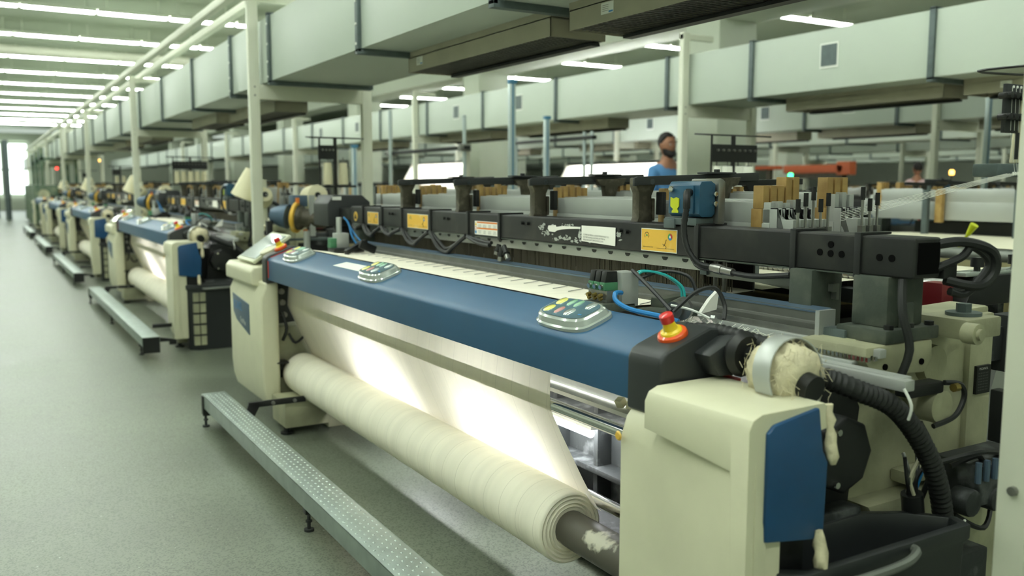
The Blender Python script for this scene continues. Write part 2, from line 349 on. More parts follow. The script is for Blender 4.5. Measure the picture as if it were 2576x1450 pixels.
# feet
for y in (1.75,5.35):
    ft = part(B().box(1.5,1.78,y-.14,y+.14,.04,.2).box(1.78,2.3,y-.1,y+.1,0,.12).box(2.3,3.6,y-.06,y+.06,0,.1),'foot','cream_cast',bevel=.01)
    part(B().cyl((1.52,y-.1,0),(1.52,y-.1,.07),.018,n=8).cyl((1.52,y-.1,0),(1.52,y-.1,.012),.04,n=10),'levelling_screw','black',ft)
b = B().box(1.28,1.62,5.18,5.2,.2,.235).prism([(1.25,.13),(1.3,.13),(1.34,.2),(1.34,.235),(1.28,.235)],5.18,5.2)
br = part(b,'step_bracket','black',bevel=.004)
for x in (1.42,1.55): part(B().cyl((x,5.165,.218),(x,5.18,.218),.011,n=8),'bolt','steel',br)
part(B().box(1.28,1.62,1.6,1.62,.2,.235),'step_bracket','black',bevel=.004)
# inner side box (cream/dark) behind the far cover
b = B().box(1.54,1.9,5.62,5.8,.12,.6); part(b,'inner_guard','cream_cast',bevel=.01)
b = B().prism([(1.53,.91),(1.7,.91),(1.73,.7),(1.7,.63),(1.58,.62),(1.53,.7)],5.60,5.64); ib = part(b,'inner_bracket','charcoal',bevel=.008)
for z,x in ((.83,1.605),(.76,1.61),(.68,1.62)): part(B().cyl((x,5.57,z),(x,5.6,z),.018,n=14).cyl((x,5.56,z),(x,5.58,z),.009,n=10),'bolt','steel',ib)
part(B().tube([(1.6,5.57,.7),(1.62,5.54,.6),(1.6,5.56,.52)],.01,n=6),'hose','rubber',ib); part(B().tube([(1.64,5.57,.56),(1.68,5.55,.5),(1.76,5.58,.56),(1.72,5.6,.62)],.009,n=6),'hose','rubber',ib)
part(B().prism([(1.69,.88),(1.73,.88),(1.86,.42),(1.82,.42)],5.605,5.62),'temple_rod','slate_blue',bevel=.004)
part(B().box(1.5,1.68,5.6,5.66,.27,.33).box(1.48,1.62,5.5,5.6,.38,.392).box(1.58,1.62,5.55,5.66,.33,.385),'roll_bearing','black',bevel=.008)
part(B().box(1.6,1.8,1.9,2.02,.22,.4),'roll_bearing','black',bevel=.01)
# chrome cloth rollers
part(B().cyl((1.668,1.8,.742),(1.668,5.5,.742),.022,n=20),'guide_roller','chrome')
part(B().cyl((1.75,1.9,.885),(1.75,5.5,.885),.028,n=24),'spreader_roller','chrome')
part(B().cyl((1.87,1.85,.36),(1.87,5.5,.36),.024,n=16),'press_roller','chrome')

# ---- blue front beam
prof = [(1.5,.9165),(1.5,1.035),(1.507,1.048),(1.52,1.057),(1.655,1.108),(1.67,1.112),(1.685,1.108),(1.69,1.095),(1.69,.96),(1.56,.9165)]
bar = part(B().prism(prof,1.895,5.5),'front_beam','blue',bevel=.004,label='long blue painted front beam')
part(B().box(1.4985,1.4995,5.472,5.49,.93,1.035).prism([(1.517,1.0575),(1.655,1.1095),(1.655,1.1085),(1.517,1.0565)],5.472,5.49),'tape','red_ink',bar)
part(B().prism([(1.685,1.0885),(1.70,1.104),(1.70,1.09),(1.685,1.08)],1.9,5.5),'selvedge_strip','cream_metal',bar)
sl_t = math.atan2(.051,.135)     # tilt of the sloping top
def on_top(t, y, h=0.): # t 0..1 across the sloping top
    return Vector((1.52+.135*t - h*math.sin(sl_t), y, 1.057+.051*t + h*math.cos(sl_t)))
b = B()
c4 = [on_top(.42,4.52,.0008),on_top(.42,4.06,.0008),on_top(.85,4.04,.0008),on_top(.82,4.46,.0008)]
n = len(b.v); b.v += [tuple(c) for c in c4]; b.f.append((0,1,2,3)); part(b,'blank_label','label_white',bar)
# control pads
def pad(y, big):
    L, W = .142, .08
    c = on_top(.5, y, .004); R = Matrix.Rotation(-sl_t, 3, 'Y')
    def loop(l, w_, h, n=40):
        out = []
        for i in range(n):
            a = 2*PI*i/n; e = .42
            cx = math.copysign(abs(math.cos(a))**e, math.cos(a)); cy = math.copysign(abs(math.sin(a))**.75, math.sin(a))
            out.append(tuple(c + R @ Vector((w_*cx, l*cy, h))))
        return out
    prof_ = [(L,W,-.004),(L,W,.006),(L-.006,W-.006,.010),(L-.012,W-.012,.026),(L-.018,W-.018,.031)]
    b = B(); k = 40
    for l, w_, h in prof_: b.v += loop(l, w_, h)
    for j in range(len(prof_)-1): b.f += [(j*k+i, j*k+(i+1) % k, (j+1)*k+(i+1) % k, (j+1)*k+i) for i in range(k)]
    b.f += [tuple(range(k))[::-1], tuple((len(prof_)-1)*k+i for i in range(k))]
    p_ = part(b,'control_pad','pad_shell',angle=25)
    b = B(); b.v += loop(L-.026,W-.022,.0318)+loop(L-.026,W-.022,.0328); b.f += [(i,(i+1) % k,k+(i+1) % k,k+i) for i in range(k)] + [tuple(k+i for i in range(k))]
    part(b,'pad_face','pad_face',p_)
    keys = [(.03,.088,'yellow_key',1),(-.022,.088,'yellow_key',1),(.033,.034,'green_key',.62),(.033,-.004,'green_key',.62),(-.022,.03,'pink_key',.62),(-.022,-.026,'clear_key',1),(.033,-.07,'clear_key',1)]
    for kx, ky, m_, sc_ in keys:
        b = B(); n_ = 18; ring = []
        for h, q in ((.0328,1.),(.036,.86),(.0375,.4)):
            for i in range(n_):
                a = 2*PI*i/n_; b.v.append(tuple(c + R @ Vector((kx+.023*q*math.cos(a), ky+.0185*sc_*q*math.sin(a), h))))
        for j in range(2): b.f += [(j*n_+i, j*n_+(i+1) % n_, (j+1)*n_+(i+1) % n_, (j+1)*n_+i) for i in range(n_)]
        b.f.append(tuple(2*n_+i for i in range(n_))); part(b,'key',m_,p_,angle=60)
    b = B().obox(c + R @ Vector((-.025,-.085,.033)),(.006,.016,.001),(0,-sl_t,0)); part(b,'indicator','tube_blue',p_)
    return p_
for y in (2.3,3.9,5.13): pad(y, 1)
# end caps
capn = [(1.488,.895),(1.488,1.04),(1.5,1.062),(1.52,1.072),(1.66,1.122),(1.70,1.118),(1.75,1.07),(1.77,1.0),(1.70,.93),(1.55,.895)]
ec = part(B().prism(capn,1.76,1.9),'end_cap','charcoal',bevel=.014,seg=3)
part(B().prism([(1.6,1.06),(1.71,1.11),(1.75,1.06),(1.74,1.0),(1.64,1.0)],1.70,1.77),'cap_shoulder','charcoal',ec,bevel=.012)
part(B().prism([(x, z) for x,z in capn],5.495,5.59),'end_cap','charcoal',bevel=.012,seg=3)
part(B().box(1.66,1.74,1.72,1.86,.93,.985),'sensor_block','red_ink',bevel=.008)
# emergency stop on the near cap
n_ = Vector((-math.sin(sl_t)-.12,-.06,math.cos(sl_t))).normalized(); e0 = Vector((1.585,1.826,1.098))
es = part(B().lathe(e0-n_*.006,n_,[(0,.041),(.008,.043),(.016,.040),(.019,.034)],n=32),'emergency_stop','orange_plastic')
part(B().lathe(e0+n_*.012,n_,[(0,.031),(.006,.029),(.010,.02),(.03,.0165),(.034,.0165)],n=28),'stop_collar','yellow_plastic',es)
part(B().lathe(e0+n_*.044,n_,[(0,.016),(.001,.0185),(.016,.0195),(.022,.0185),(.024,.014)],n=28),'stop_button','red_plastic',es)
e1 = Vector((1.6,5.55,1.11))
es = part(B().lathe(e1-n_*.006,n_,[(0,.041),(.008,.043),(.016,.040),(.019,.034)],n=24),'emergency_stop','orange_plastic')
part(B().lathe(e1+n_*.012,n_,[(0,.031),(.006,.029),(.010,.02),(.03,.0165),(.034,.0165)],n=20),'stop_collar','yellow_plastic',es)
part(B().lathe(e1+n_*.044,n_,[(0,.016),(.001,.0185),(.016,.0195),(.022,.0185),(.024,.014)],n=20),'stop_button','red_plastic',es)

# ---- covers
def shell(y0, y1, name):
    b = B().prism([(1.45,.3),(1.45,.82),(1.475,.905),(1.52,.915),(1.56,.915),(1.56,.2),(1.49,.11),(1.475,.11),(1.455,.18)], y0, y1)
    return part(b, name, 'cream', bevel=.018, seg=3)
b = B(); yb_ = [1.40,1.43,1.5,1.58,1.66,1.745,1.82,1.895]
for y in yb_:
    xf = 1.4375+max(0,y-1.47)*.062; b.v += [(xf+.03,y,.11),(xf+.004,y,.2),(xf,y,.3),(xf,y,.82),(xf+.018,y,.875),(xf+.05,y,.915),(1.56,y,.915),(1.56,y,.11)]
for j in range(len(yb_)-1): b.f += [(j*8+i, j*8+(i+1) % 8, (j+1)*8+(i+1) % 8, (j+1)*8+i) for i in range(8)]
b.f += [tuple(range(8)), tuple((len(yb_)-1)*8+i for i in range(8))[::-1]]
rc = part(b,'side_cover','cream',bevel=.012,seg=3)
# the hood over the cover, its lower edge falling towards the near corner
b = B(); ys = [1.395,1.425,1.45,1.5,1.58,1.66,1.745]; k = 0
low = [.115,.115,.85,.857,.866,.876,.884]; outx = [1.4385,1.4385,1.437,1.434,1.431,1.428,1.426]
for y, zl, xo in zip(ys, low, outx):
    b.v += [(xo,y,zl),(xo,y,.955),(xo+.012,y,.978),(xo+.04,y,.99),(1.68,y,.992),(1.695,y,.98),(1.695,y,.93),(1.50,y,.90),(1.5,y,zl)]
for j in range(len(ys)-1): b.f += [(j*9+i, j*9+(i+1) % 9, (j+1)*9+(i+1) % 9, (j+1)*9+i) for i in range(9)]
b.f += [tuple(range(9)), tuple((len(ys)-1)*9+i for i in range(9))[::-1]]
hood = part(b,'hood','cream',rc,bevel=.012,seg=3)
part(B().prism([(1.49,.69),(1.49,.945),(1.51,.962),(1.655,.985),(1.672,.88),(1.69,.85),(1.685,.68),(1.66,.665)],1.385,1.42),'side_panel','blue_panel',rc,bevel=.006,label='dark blue side panel')
part(B().prism([(1.46,.15),(1.49,.12),(1.5,.68),(1.46,.9)],1.39,1.425),'cover_edge','cream',rc,bevel=.01)
part(B().box(1.5,1.66,1.425,1.5,.2,.9),'cover_back','black',rc)
part(B().lathe((1.452,1.885,.825),(-1,0,0),[(0,.014),(.004,.01)],n=10),'scuff','yellow_sticker',rc)
lc = part(B().prism([(1.45,.3),(1.45,.80),(1.48,.865),(1.48,.9),(1.565,.9),(1.565,.16),(1.53,.11),(1.48,.12),(1.458,.2)],5.5,6.3),'side_cover','cream',bevel=.028,seg=3)
part(B().prism([(1.435,.87),(1.435,.955),(1.46,.985),(1.70,.99),(1.72,.97),(1.72,.89),(1.5,.86)],5.66,6.33),'hood','cream',lc,bevel=.02,seg=3)
lp = part(B().prism([(6.19,.77),(5.78,.735),(5.78,.535),(6.1,.6),(6.18,.65)],1.444,1.4505,'X'),'badge','slate_blue',lc,bevel=.001,label='grey blue badge plate')
text('PICANOL',.085,'badge_lettering','tube_blue',lp,(1.443,6.165,.672),(0,-1,0),(0,0,1),sx=.62)
text('OptiMax',.05,'badge_lettering','label_white',lp,(1.443,6.0,.6),(0,-1,-.1),(0,0,1),sx=.8)
# touch screen terminal
cs = Vector((1.61,5.98,1.085)); tilt = -math.atan2(.155,.23)
tm = part(B().obox(cs,(.30,.42,.022),(0,tilt,0)),'terminal','screen_frame',bevel=.006,label='tilted control terminal with a grey screen')
part(B().obox(cs+Vector((-.007,0,.0115)),(.25,.37,.004),(0,tilt,0)),'screen','screen_glass',tm)
part(B().box(1.58,1.66,5.9,6.06,.97,1.08),'terminal_stalk','black',tm,bevel=.01)
part(B().lathe((1.56,5.68,1.08),n_,[(0,.055),(.014,.055),(.018,.045)],n=24),'tape_roll','cream',tm)

# ---- cloth path on top, rail and reed
rl = part(B().prism([(2.115,1.066),(2.115,1.09),(2.13,1.094),(2.13,1.129),(2.17,1.129),(2.17,1.06)],1.79,5.62),'reed_rail','rail_dark',bevel=.003)
part(B().prism([(2.128,1.127),(2.168,1.137),(2.168,1.132),(2.128,1.122)],1.79,5.62),'rail_strip','slate_blue',rl)
part(B().box(2.10,2.17,1.775,1.79,.985,1.134),'rail_end','aluminium',rl)
part(B().prism([(2.10,1.075),(2.10,1.05),(2.13,1.0),(2.13,.98),(2.15,.98),(2.15,1.07)],1.79,2.5),'nozzle_rail','steel',rl,bevel=.002)
for i in range(26):
    y = 2.5+.113*i
    part(B().prism([(y,1.0785),(y+.004,1.0785),(y-.05+.004,1.0785),(y-.05,1.0785)],0,1,'X') if False else B().obox((2.05,y,1.0805),(.12,.0055,.0012),(0,0,.42)),'cloth_slit','dark_green_cast',rl)
# ---- black main beam with its stickers
bm_ = part(B().box(2.18,2.30,1.53,5.86,1.243,1.358),'top_beam','beam_black',bevel=.012,seg=3)
part(B().box(2.195,2.285,1.526,1.533,1.257,1.344),'open_end','hole',bm_)
part(B().box(2.1795,2.181,1.6,5.8,1.241,1.245),'lower_edge','dark_green_cast',bm_)
for y in (1.70,1.94,2.38,3.79,4.122,4.576,4.98,5.29,5.62):
    w_ = .022
    part(B().box(2.172,2.182,y,y+w_,1.238,1.362).box(2.172,2.31,y,y+w_,1.358,1.366).box(2.172,2.31,y,y+w_,1.234,1.243),'strap','rubber',bm_,bevel=.002)
for y, z in ((4.4,1.32),(4.36,1.32),(5.16,1.325),(5.12,1.325),(3.58,1.325),(3.53,1.324),(2.83,1.322),(2.79,1.32)):
    part(B().cyl((2.165,y,z),(2.18,y,z),.0085,n=6),'bolt','black',bm_)
for y, z in ((1.85,1.3),(1.81,1.325),(1.81,1.298),(1.77,1.298),(1.64,1.298),(1.60,1.298)):
    part(B().cyl((2.1778,y,z),(2.181,y,z),.0105,n=14),'bolt_hole','hole',bm_)
def sticker(y0,y1,z0,z1,m,name='sticker',x=2.1785,dz=0.):
    b = B(); b.v += [(x,y0,z0+dz),(x,y1,z0),(x,y1,z1),(x,y0,z1+dz),(x+.001,y0,z0),(x+.001,y1,z0),(x+.001,y1,z1),(x+.001,y0,z1)]
    b.f += [(0,1,2,3),(4,7,6,5),(0,4,5,1),(1,5,6,2),(2,6,7,3),(3,7,4,0)]; return part(b,name,m,bm_)
def disc(y,z,r,m,x,parent,a0=0,a1=2*PI,name='mark',n=20):
    b = B(); b.v.append((x,y,z)); k = n
    for i in range(k+1): a = a0+(a1-a0)*i/k; b.v.append((x,y-r*math.cos(a),z+r*math.sin(a)))
    b.f += [(0,i+1,i+2) for i in range(k)]; return part(b,name,m,parent)
def yellow(y0,y1,z0,z1):
    part(B().box(2.1778,2.1788,y0-.003,y1+.003,z0-.003,z1+.003),'sticker_border','label_white',bm_)
    s = sticker(y0,y1,z0,z1,'yellow_sticker',x=2.177)
    cy, cz, r = y0+(y1-y0)*.17, z1-(z1-z0)*.30, (z1-z0)*.16
    for i,mm in enumerate(('red_ink','green_ink','blue_ink')): disc(cy,cz,r,mm,2.1763,s,PI/6+i*2*PI/3-2*PI/3+PI/3,PI/6+i*2*PI/3+PI/3,'printed_emblem',10)
    disc(cy,cz,r*.38,'label_white',2.1758,s,name='printed_emblem')
    c2 = (y0+(y1-y0)*.84, z1-(z1-z0)*.3)
    b = B()
    for i in range(14):
        a = 2*PI*i/14
        if 3.9 < a < 5.5: continue
        b.obox((2.1763,c2[0]-r*.95*math.cos(a),c2[1]+r*.95*math.sin(a)),(.0004,.004,.002),(-a+PI/2,0,0))
    part(b,'printed_wreath','black_ink',s); disc(c2[0],c2[1]+.001,r*.35,'green_ink',2.1762,s,name='printed_star',n=8)
    text('BEAM CHANGE DATE',.0065,'printed_text','black_ink',s,(2.1762,y1-.012,z0+.011),(0,-1,0),(0,0,1),sx=.9)
    part(B().box(2.1760,2.1764,y0+.01,y1-.09,z0+.011,z0+.0118).tube([(2.1758,y0+.07,z0+.02),(2.1758,y0+.06,z0+.032),(2.1758,y0+.055,z0+.045)],.0008,n=4,smooth=2).tube([(2.1758,y0+.075,z0+.028),(2.1758,y0+.055,z0+.018),(2.1758,y0+.06,z0+.01)],.0008,n=4,smooth=2),'handwriting','black_ink',s)
yellow(2.50,2.70,1.255,1.335); yellow(4.62,4.90,1.252,1.33); yellow(5.36,5.54,1.252,1.325)
part(B().cyl((2.177,5.76,1.29),(2.18,5.76,1.29),.032,n=24),'warning_disc','yellow_sticker',bm_); part(B().prism([(5.78,1.275),(5.74,1.275),(5.76,1.31)],2.1755,2.177,'X'),'warning_mark','black_ink',bm_)
# white instruction sheet
s = sticker(2.865,3.10,1.266,1.332,'paper','instruction_label',x=2.176,dz=-.008)
for i,t_ in enumerate(('1ST STRIPE 202 ENDS(4,5,1,2,3) 2ND STRIPE 66 ENDS(6,7,1,2,1)','3RD STRIPE 626 ENDS(1,2,3,4,5) 2ND LAST STRIPE 66','ENDS(6,7,8,9,10) LAST STRIPE 202 ENDS(1,2,3,4,5)')):
    text(t_,.0088,'printed_text','black_ink',s,(2.1754,3.087,1.292-.0105*i),(0,-1,-.02),(0,0,1),sx=.76)
# torn old label beside it
b = B()
for i in range(120):
    g = random.choice(((3.42,1.31,.03,.014),(3.38,1.283,.035,.012),(3.30,1.268,.07,.010),(3.22,1.270,.06,.012),(3.13,1.268,.05,.010),(3.26,1.33,.10,.004),(3.115,1.30,.01,.02),(2.845,1.30,.014,.018),(3.35,1.31,.02,.01)))
    y = random.gauss(g[0],g[2]*.5); z = max(1.252,min(1.335,random.gauss(g[1],g[3]*.6))); r = random.uniform(.002,.009); k = random.choice((5,6,7)); n = len(b.v)
    for j in range(k): aa = 2*PI*j/k; q = random.uniform(.4,1.2); b.v.append((2.1779,y+r*1.7*q*math.cos(aa),z+r*.8*q*math.sin(aa)))
    b.f.append(tuple(range(n,n+k)))
part(b,'label_residue','aluminium',bm_,stuff=True)
b = B(); b.v += [(2.1775,y,z) for y,z in ((3.36,1.322),(3.30,1.326),(3.295,1.318),(3.245,1.324),(3.11,1.325),(3.11,1.317),(3.20,1.313),(3.25,1.309),(3.29,1.302),(3.31,1.294),(3.355,1.296),(3.365,1.31))]; b.f.append(tuple(range(12)))
part(b,'torn_label','paper',bm_)
# warning table
s = sticker(3.822,4.055,1.250,1.319,'paper','warning_label',x=2.1775)
for z in (1.309,1.279): part(B().box(2.1768,2.1774,3.822,4.03,z,z+.007),'printed_band','orange_ink',s)
for c_ in range(4):
    for z0 in (1.300,1.270):
        for r_ in range(4):
            y1_ = 4.026-c_*.052; ln = random.uniform(.022,.04); m0 = y1_-.024
            part(B().box(2.1770,2.1774,m0-ln/2,m0+ln/2,z0-.0045*r_,z0-.0045*r_+.0012),'printed_line','grey_ink',s)
part(B().prism([(4.052,1.296),(4.033,1.296),(4.0425,1.314)],2.1768,2.1774,'X'),'warning_triangle','yellow_plastic',s)
disc(4.0425,1.283,.009,'red_ink',2.177,s,name='printed_symbol'); disc(4.0425,1.283,.0065,'paper',2.1766,s,name='printed_symbol'); disc(4.0425,1.263,.009,'blue_ink',2.177,s,name='printed_symbol')
# cable looms hanging under the beam
for ys_,dz in (((5.78,5.62),.02),((5.60,5.30),.045),((5.29,4.99),.03),((4.97,4.60),.06),((4.575,4.14),.075)):
    y1_,y0_ = ys_; cb = part(B().tube([(2.17,y1_,1.238),(2.155,y1_*.7+y0_*.3,1.238-dz),(2.15,(y1_+y0_)/2-.03,1.235-dz*1.25),(2.155,y1_*.25+y0_*.75,1.238-dz*.8),(2.17,y0_,1.238)],.011,n=8,smooth=5),'cable','rubber',bm_)
    part(B().tube([(2.18,y1_,1.236),(2.17,y1_*.7+y0_*.3,1.236-dz*.7),(2.165,(y1_+y0_)/2,1.232-dz),(2.17,y1_*.25+y0_*.75,1.236-dz*.6),(2.18,y0_,1.238)],.009,n=8,smooth=5),'cable','rubber',bm_)
part(B().tube([(2.17,4.12,1.235),(2.155,3.98,1.21),(2.15,3.85,1.205)],.011,n=8),'cable','rubber',bm_); part(B().tube([(2.17,4.12,1.238),(2.16,3.95,1.222),(2.155,3.84,1.218)],.009,n=8),'cable','rubber',bm_)
for (y,z,dy,dz) in ((3.755,1.215,.01,-.05),(3.73,1.205,-.0,-.07),(3.71,1.21,-.06,-.06)):
    a = Vector((2.15,y,z)); d = Vector((-.01,dy,dz)); cp = part(B().cyl(a,a+d*.7,.012,n=12).cyl(a+d*.55,a+d*.6,.018,n=12),'cable_plug','rubber',bm_)
    part(B().cyl(a+d*.7,a+d,.013,n=12),'plug_ring','steel',cp)
part(B().tube([(2.19,2.42,1.235),(2.165,2.36,1.215),(2.17,2.25,1.21),(2.16,2.1,1.205),(2.165,1.95,1.222)],.009,n=8),'cable','rubber',bm_)
part(B().cyl((2.165,2.3,1.218),(2.168,2.2,1.208),.014,n=12).cyl((2.165,2.28,1.216),(2.167,2.25,1.213),.017,n=12),'cable_plug','steel',bm_)
part(B().tube([(2.27,1.56,1.33),(2.34,1.5,1.345),(2.42,1.46,1.32),(2.44,1.46,1.26),(2.4,1.48,1.22),(2.32,1.53,1.235)],.014,n=8,smooth=6),'cable','rubber',bm_)
part(B().tube([(2.27,1.55,1.26),(2.34,1.5,1.3),(2.38,1.49,1.33),(2.43,1.47,1.28),(2.38,1.5,1.2),(2.33,1.52,1.205)],.012,n=8,smooth=6),'cable','rubber',bm_)
part(B().box(2.3,2.36,1.52,1.56,1.24,1.285),'connector','black',bm_,bevel=.004)
# pierced strip under the beam
ps = part(B().box(2.24,2.25,2.42,5.7,1.192,1.243),'pierced_strip','aluminium',bevel=.001)
y = 2.52
while y < 5.6:
    b = B(); k = 8
    b.prism([(y-.017,1.229),(y+.017,1.229),(y+.015,1.222),(y+.007,1.216),(y-.007,1.216),(y-.015,1.222)],2.2385,2.2405,'X'); part(b,'slot','black',ps); y += .115
part(B().box(2.225,2.27,2.39,2.425,1.18,1.215),'strip_end','flange_grey',ps,bevel=.003)
part(B().box(2.235,2.25,1.84,2.4,1.175,1.2).prism([(1.84,1.2),(2.4,1.2),(2.4,1.19),(1.84,1.15)],2.25,2.262,'X'),'strip_extension','grey_rail',ps)
# pedestals under the beam
pd = part(B().box(2.17,2.33,1.60,1.72,1.1,1.245).box(2.13,2.37,1.57,1.74,1.06,1.1),'beam_pedestal','dark_green_cast',bevel=.008)
for x in (2.16,2.25,2.34): part(B().cyl((x,1.585,1.1),(x,1.585,1.112),.014,n=6),'bolt','black',pd)
part(B().box(2.22,2.27,1.585,1.6,1.08,1.17),'pedestal_rib','dark_green_cast',pd,bevel=.004)
pd = part(B().box(2.16,2.30,1.86,1.95,.9,1.245).box(2.12,2.34,1.84,2.0,.86,.92),'beam_pedestal','dark_green_cast',bevel=.008)
part(B().box(2.16,2.34,5.66,5.76,1.0,1.245),'beam_pedestal','dark_green_cast',bevel=.008)
part(B().box(2.12,2.2,1.70,1.78,1.03,1.085).cyl((2.16,1.7,1.085),(2.16,1.7,1.1),.018,n=6),'clamp_block','flange_grey',bevel=.005)
part(B().tube([(2.19,1.57,1.24),(2.17,1.55,1.15),(2.18,1.53,1.05),(2.16,1.55,.95)],.012,n=8),'cable','rubber')

# ---- heddles
b = B()
for fx in (2.275,2.31,2.40,2.46):
    y = 2.46 if fx < 2.3 else 2.5
    while y < 5.68:
        b.box(fx,fx+.003,y,y+.004,1.07,1.2); y += random.choice((.0065,.007,.008,.009,.013) if fx < 2.35 else (.011,.014,.02))
part(b,'heddle_wires','heddle',stuff=True)
part(B().box(2.55,2.56,2.48,5.7,1.09,1.2),'heddle_mass','black')
for y in (2.39,2.345): part(B().cyl((2.27,y,1.05),(2.27,y,1.25),.008,n=8),'end_rod','steel')
# ---- heald frames with their wooden guide blocks
BRK = (5.044,4.297,3.534,2.766)
zt = [1.442,1.446,1.44,1.45,1.444,1.47,1.476,1.468]
fxs = [2.335,2.372,2.409,2.446,2.483,2.66,2.70,2.74]
for i,(fx,z) in enumerate(zip(fxs,zt)):
    hf = part(B().box(fx,fx+.024,2.2,5.78,1.37,z).box(fx-.003,fx+.027,2.2,5.78,1.22,1.37),'heald_frame','aluminium',bevel=.003)
    for y in BRK:
        dz_ = random.uniform(-.012,.012)
        part(B().box(fx-.004,fx+.024,y-.01,y+.024,1.25,1.40).box(fx-.002,fx+.022,y-.012,y+.026,1.40,1.495+dz_),'guide_block','wood' if i else 'wood',hf,bevel=.003)
    hy = 2.235+.0*i
    part(B().box(fx-.006,fx+.028,hy,hy+.05,1.30,1.42),'guide_block','wood',hf,bevel=.003); part(B().box(fx-.004,fx+.026,hy-.004,hy+.044,1.42,1.5+(.03 if i > 2 else 0)),'guide_block','wood',hf,bevel=.003)
    part(B().box(fx,fx+.024,2.17,2.235,1.25,1.42).prism([(2.17,1.42),(2.20,1.42),(2.15,1.385),(2.10,1.385),(2.10,1.25),(2.17,1.25)],fx+.002,fx+.022,'X'),'frame_end','aluminium',hf,bevel=.003)
    sc_ = part(B().cyl((fx+.012,2.09,1.26),(fx+.012,2.09,1.42+.02*(i % 3)),.005,n=6).box(fx+.002,fx+.022,2.08,2.10,1.25,1.36),'tension_screw','steel',hf)
    part(B().cyl((fx+.012,2.09,1.41+.02*(i % 3)),(fx+.012,2.09,1.455+.02*(i % 3)),.008,n=8),'screw_cap','black',sc_)
    part(B().box(fx,fx+.024,5.66,5.70,1.3,1.5),'guide_block','wood',hf,bevel=.003)
    if i % 2 == 0: part(B().cyl((fx+.012,5.8,1.3),(fx+.012,5.8,1.49),.006,n=6),'tension_screw','black',hf)
# ---- brackets holding the frame guides
for y in BRK:
    bk = part(B().prism([(2.205,1.355),(2.285,1.355),(2.278,1.375),(2.278,1.46),(2.30,1.505),(2.30,1.53),(2.2,1.53),(2.2,1.50),(2.214,1.47),(2.214,1.375)],y,y+.045).box(2.285,2.3,y+.005,y+.04,1.36,1.45),'guide_bracket','cast_dark',bevel=.006)
    part(B().cyl((2.215,y-.0,1.515),(2.215,y-.02,1.515),.014,n=6).cyl((2.262,y,1.515),(2.262,y-.022,1.515),.012,n=6),'bolt','flange_grey',bk)
    part(B().box(2.29,2.31,y-.05,y-.01,1.385,1.475),'side_plate','black',bk,bevel=.004)
    arm = B().prism([(2.175,1.497),(2.175,1.528),(2.19,1.534),(2.84,1.555),(2.84,1.521),(2.2,1.501)],y-.022,y-.006)
    a_ = part(arm,'guide_arm','charcoal',bevel=.003)
    part(B().box(2.52,2.68,y-.05,y+.01,1.546,1.554).cyl((2.60,y-.02,1.554),(2.60,y-.02,1.566),.014,n=6),'arm_plate','charcoal',a_,bevel=.002)
    part(B().prism([(2.54,1.53),(2.72,1.535),(2.70,1.50),(2.67,1.495),(2.65,1.44),(2.60,1.44),(2.59,1.495),(2.56,1.5)],y-.04,y),'arm_lug','cast_dark',a_,bevel=.005)
for y in BRK: part(B().box(2.775,2.82,y+.07,y+.13,1.2,1.47),'guide_block','wood',bevel=.004); part(B().box(2.82,2.86,y-.02,y+.03,1.1,1.5),'rear_guide_post','flange_grey',bevel=.004); part(B().prism([(2.62,1.5),(2.62,1.52),(3.12,1.53),(3.12,1.505),(2.9,1.5),(2.88,1.47),(2.8,1.47),(2.78,1.5)],y-.01,y+.02),'rear_arm','black',bevel=.003)
# ---- blue sensor motor
mb = part(B().prism([(2.17,1.40),(2.17,1.50),(2.18,1.514),(2.225,1.516),(2.245,1.505),(2.245,1.40),(2.23,1.388),(2.185,1.388)],2.375,2.54).box(2.162,2.17,2.40,2.525,1.40,1.50),'drive_motor','motor_blue',bevel=.006,label='blue motor box on the black beam')
part(B().prism([(2.25,1.36),(2.285,1.36),(2.285,1.515),(2.27,1.525),(2.25,1.525)],2.365,2.51),'motor_flange','steel',mb,bevel=.008)
part(B().cyl((2.165,2.51,1.487),(2.152,2.51,1.487),.012,n=14).cyl((2.24,2.365,1.47),(2.24,2.38,1.47),.01,n=10).cyl((2.24,2.365,1.435),(2.24,2.38,1.435),.01,n=10),'screw','chrome',mb,bevel=.002)
part(B().prism([(2.515,1.458),(2.50,1.452),(2.485,1.458),(2.47,1.453),(2.47,1.425),(2.48,1.415),(2.473,1.408),(2.473,1.402),(2.507,1.402),(2.507,1.408),(2.50,1.415),(2.515,1.425)],2.158,2.1615,'X'),'reflector_sticker','lime',mb)
part(B().box(2.17,2.26,2.39,2.56,1.358,1.385).box(2.165,2.175,2.50,2.56,1.345,1.38),'motor_base','flange_grey',mb,bevel=.004)
part(B().tube([(2.165,2.415,1.475),(2.135,2.40,1.475),(2.12,2.385,1.45),(2.12,2.385,1.42)],.013,n=10),'cable_elbow','rubber',mb)
part(B().tube([(2.12,2.385,1.42),(2.115,2.39,1.35),(2.12,2.375,1.28),(2.14,2.34,1.23),(2.17,2.30,1.218)],.011,n=10,rib=.09),'corrugated_hose','rubber',mb)
# ---- far side dark box and weft parts
db = part(B().prism([(2.10,1.21),(2.10,1.37),(2.14,1.43),(2.36,1.43),(2.42,1.38),(2.42,1.21)],6.1,6.42),'control_box','charcoal',bevel=.01,label='dark grey control box at the far end')
part(B().box(2.135,2.2,6.095,6.1,1.395,1.42),'box_label','label_white',db)
part(B().prism([(2.2,1.21),(2.34,1.21),(2.3,1.1),(2.25,1.1)],6.15,6.3).box(2.18,2.28,5.86,6.1,1.26,1.34),'box_arm','black',db,bevel=.006)
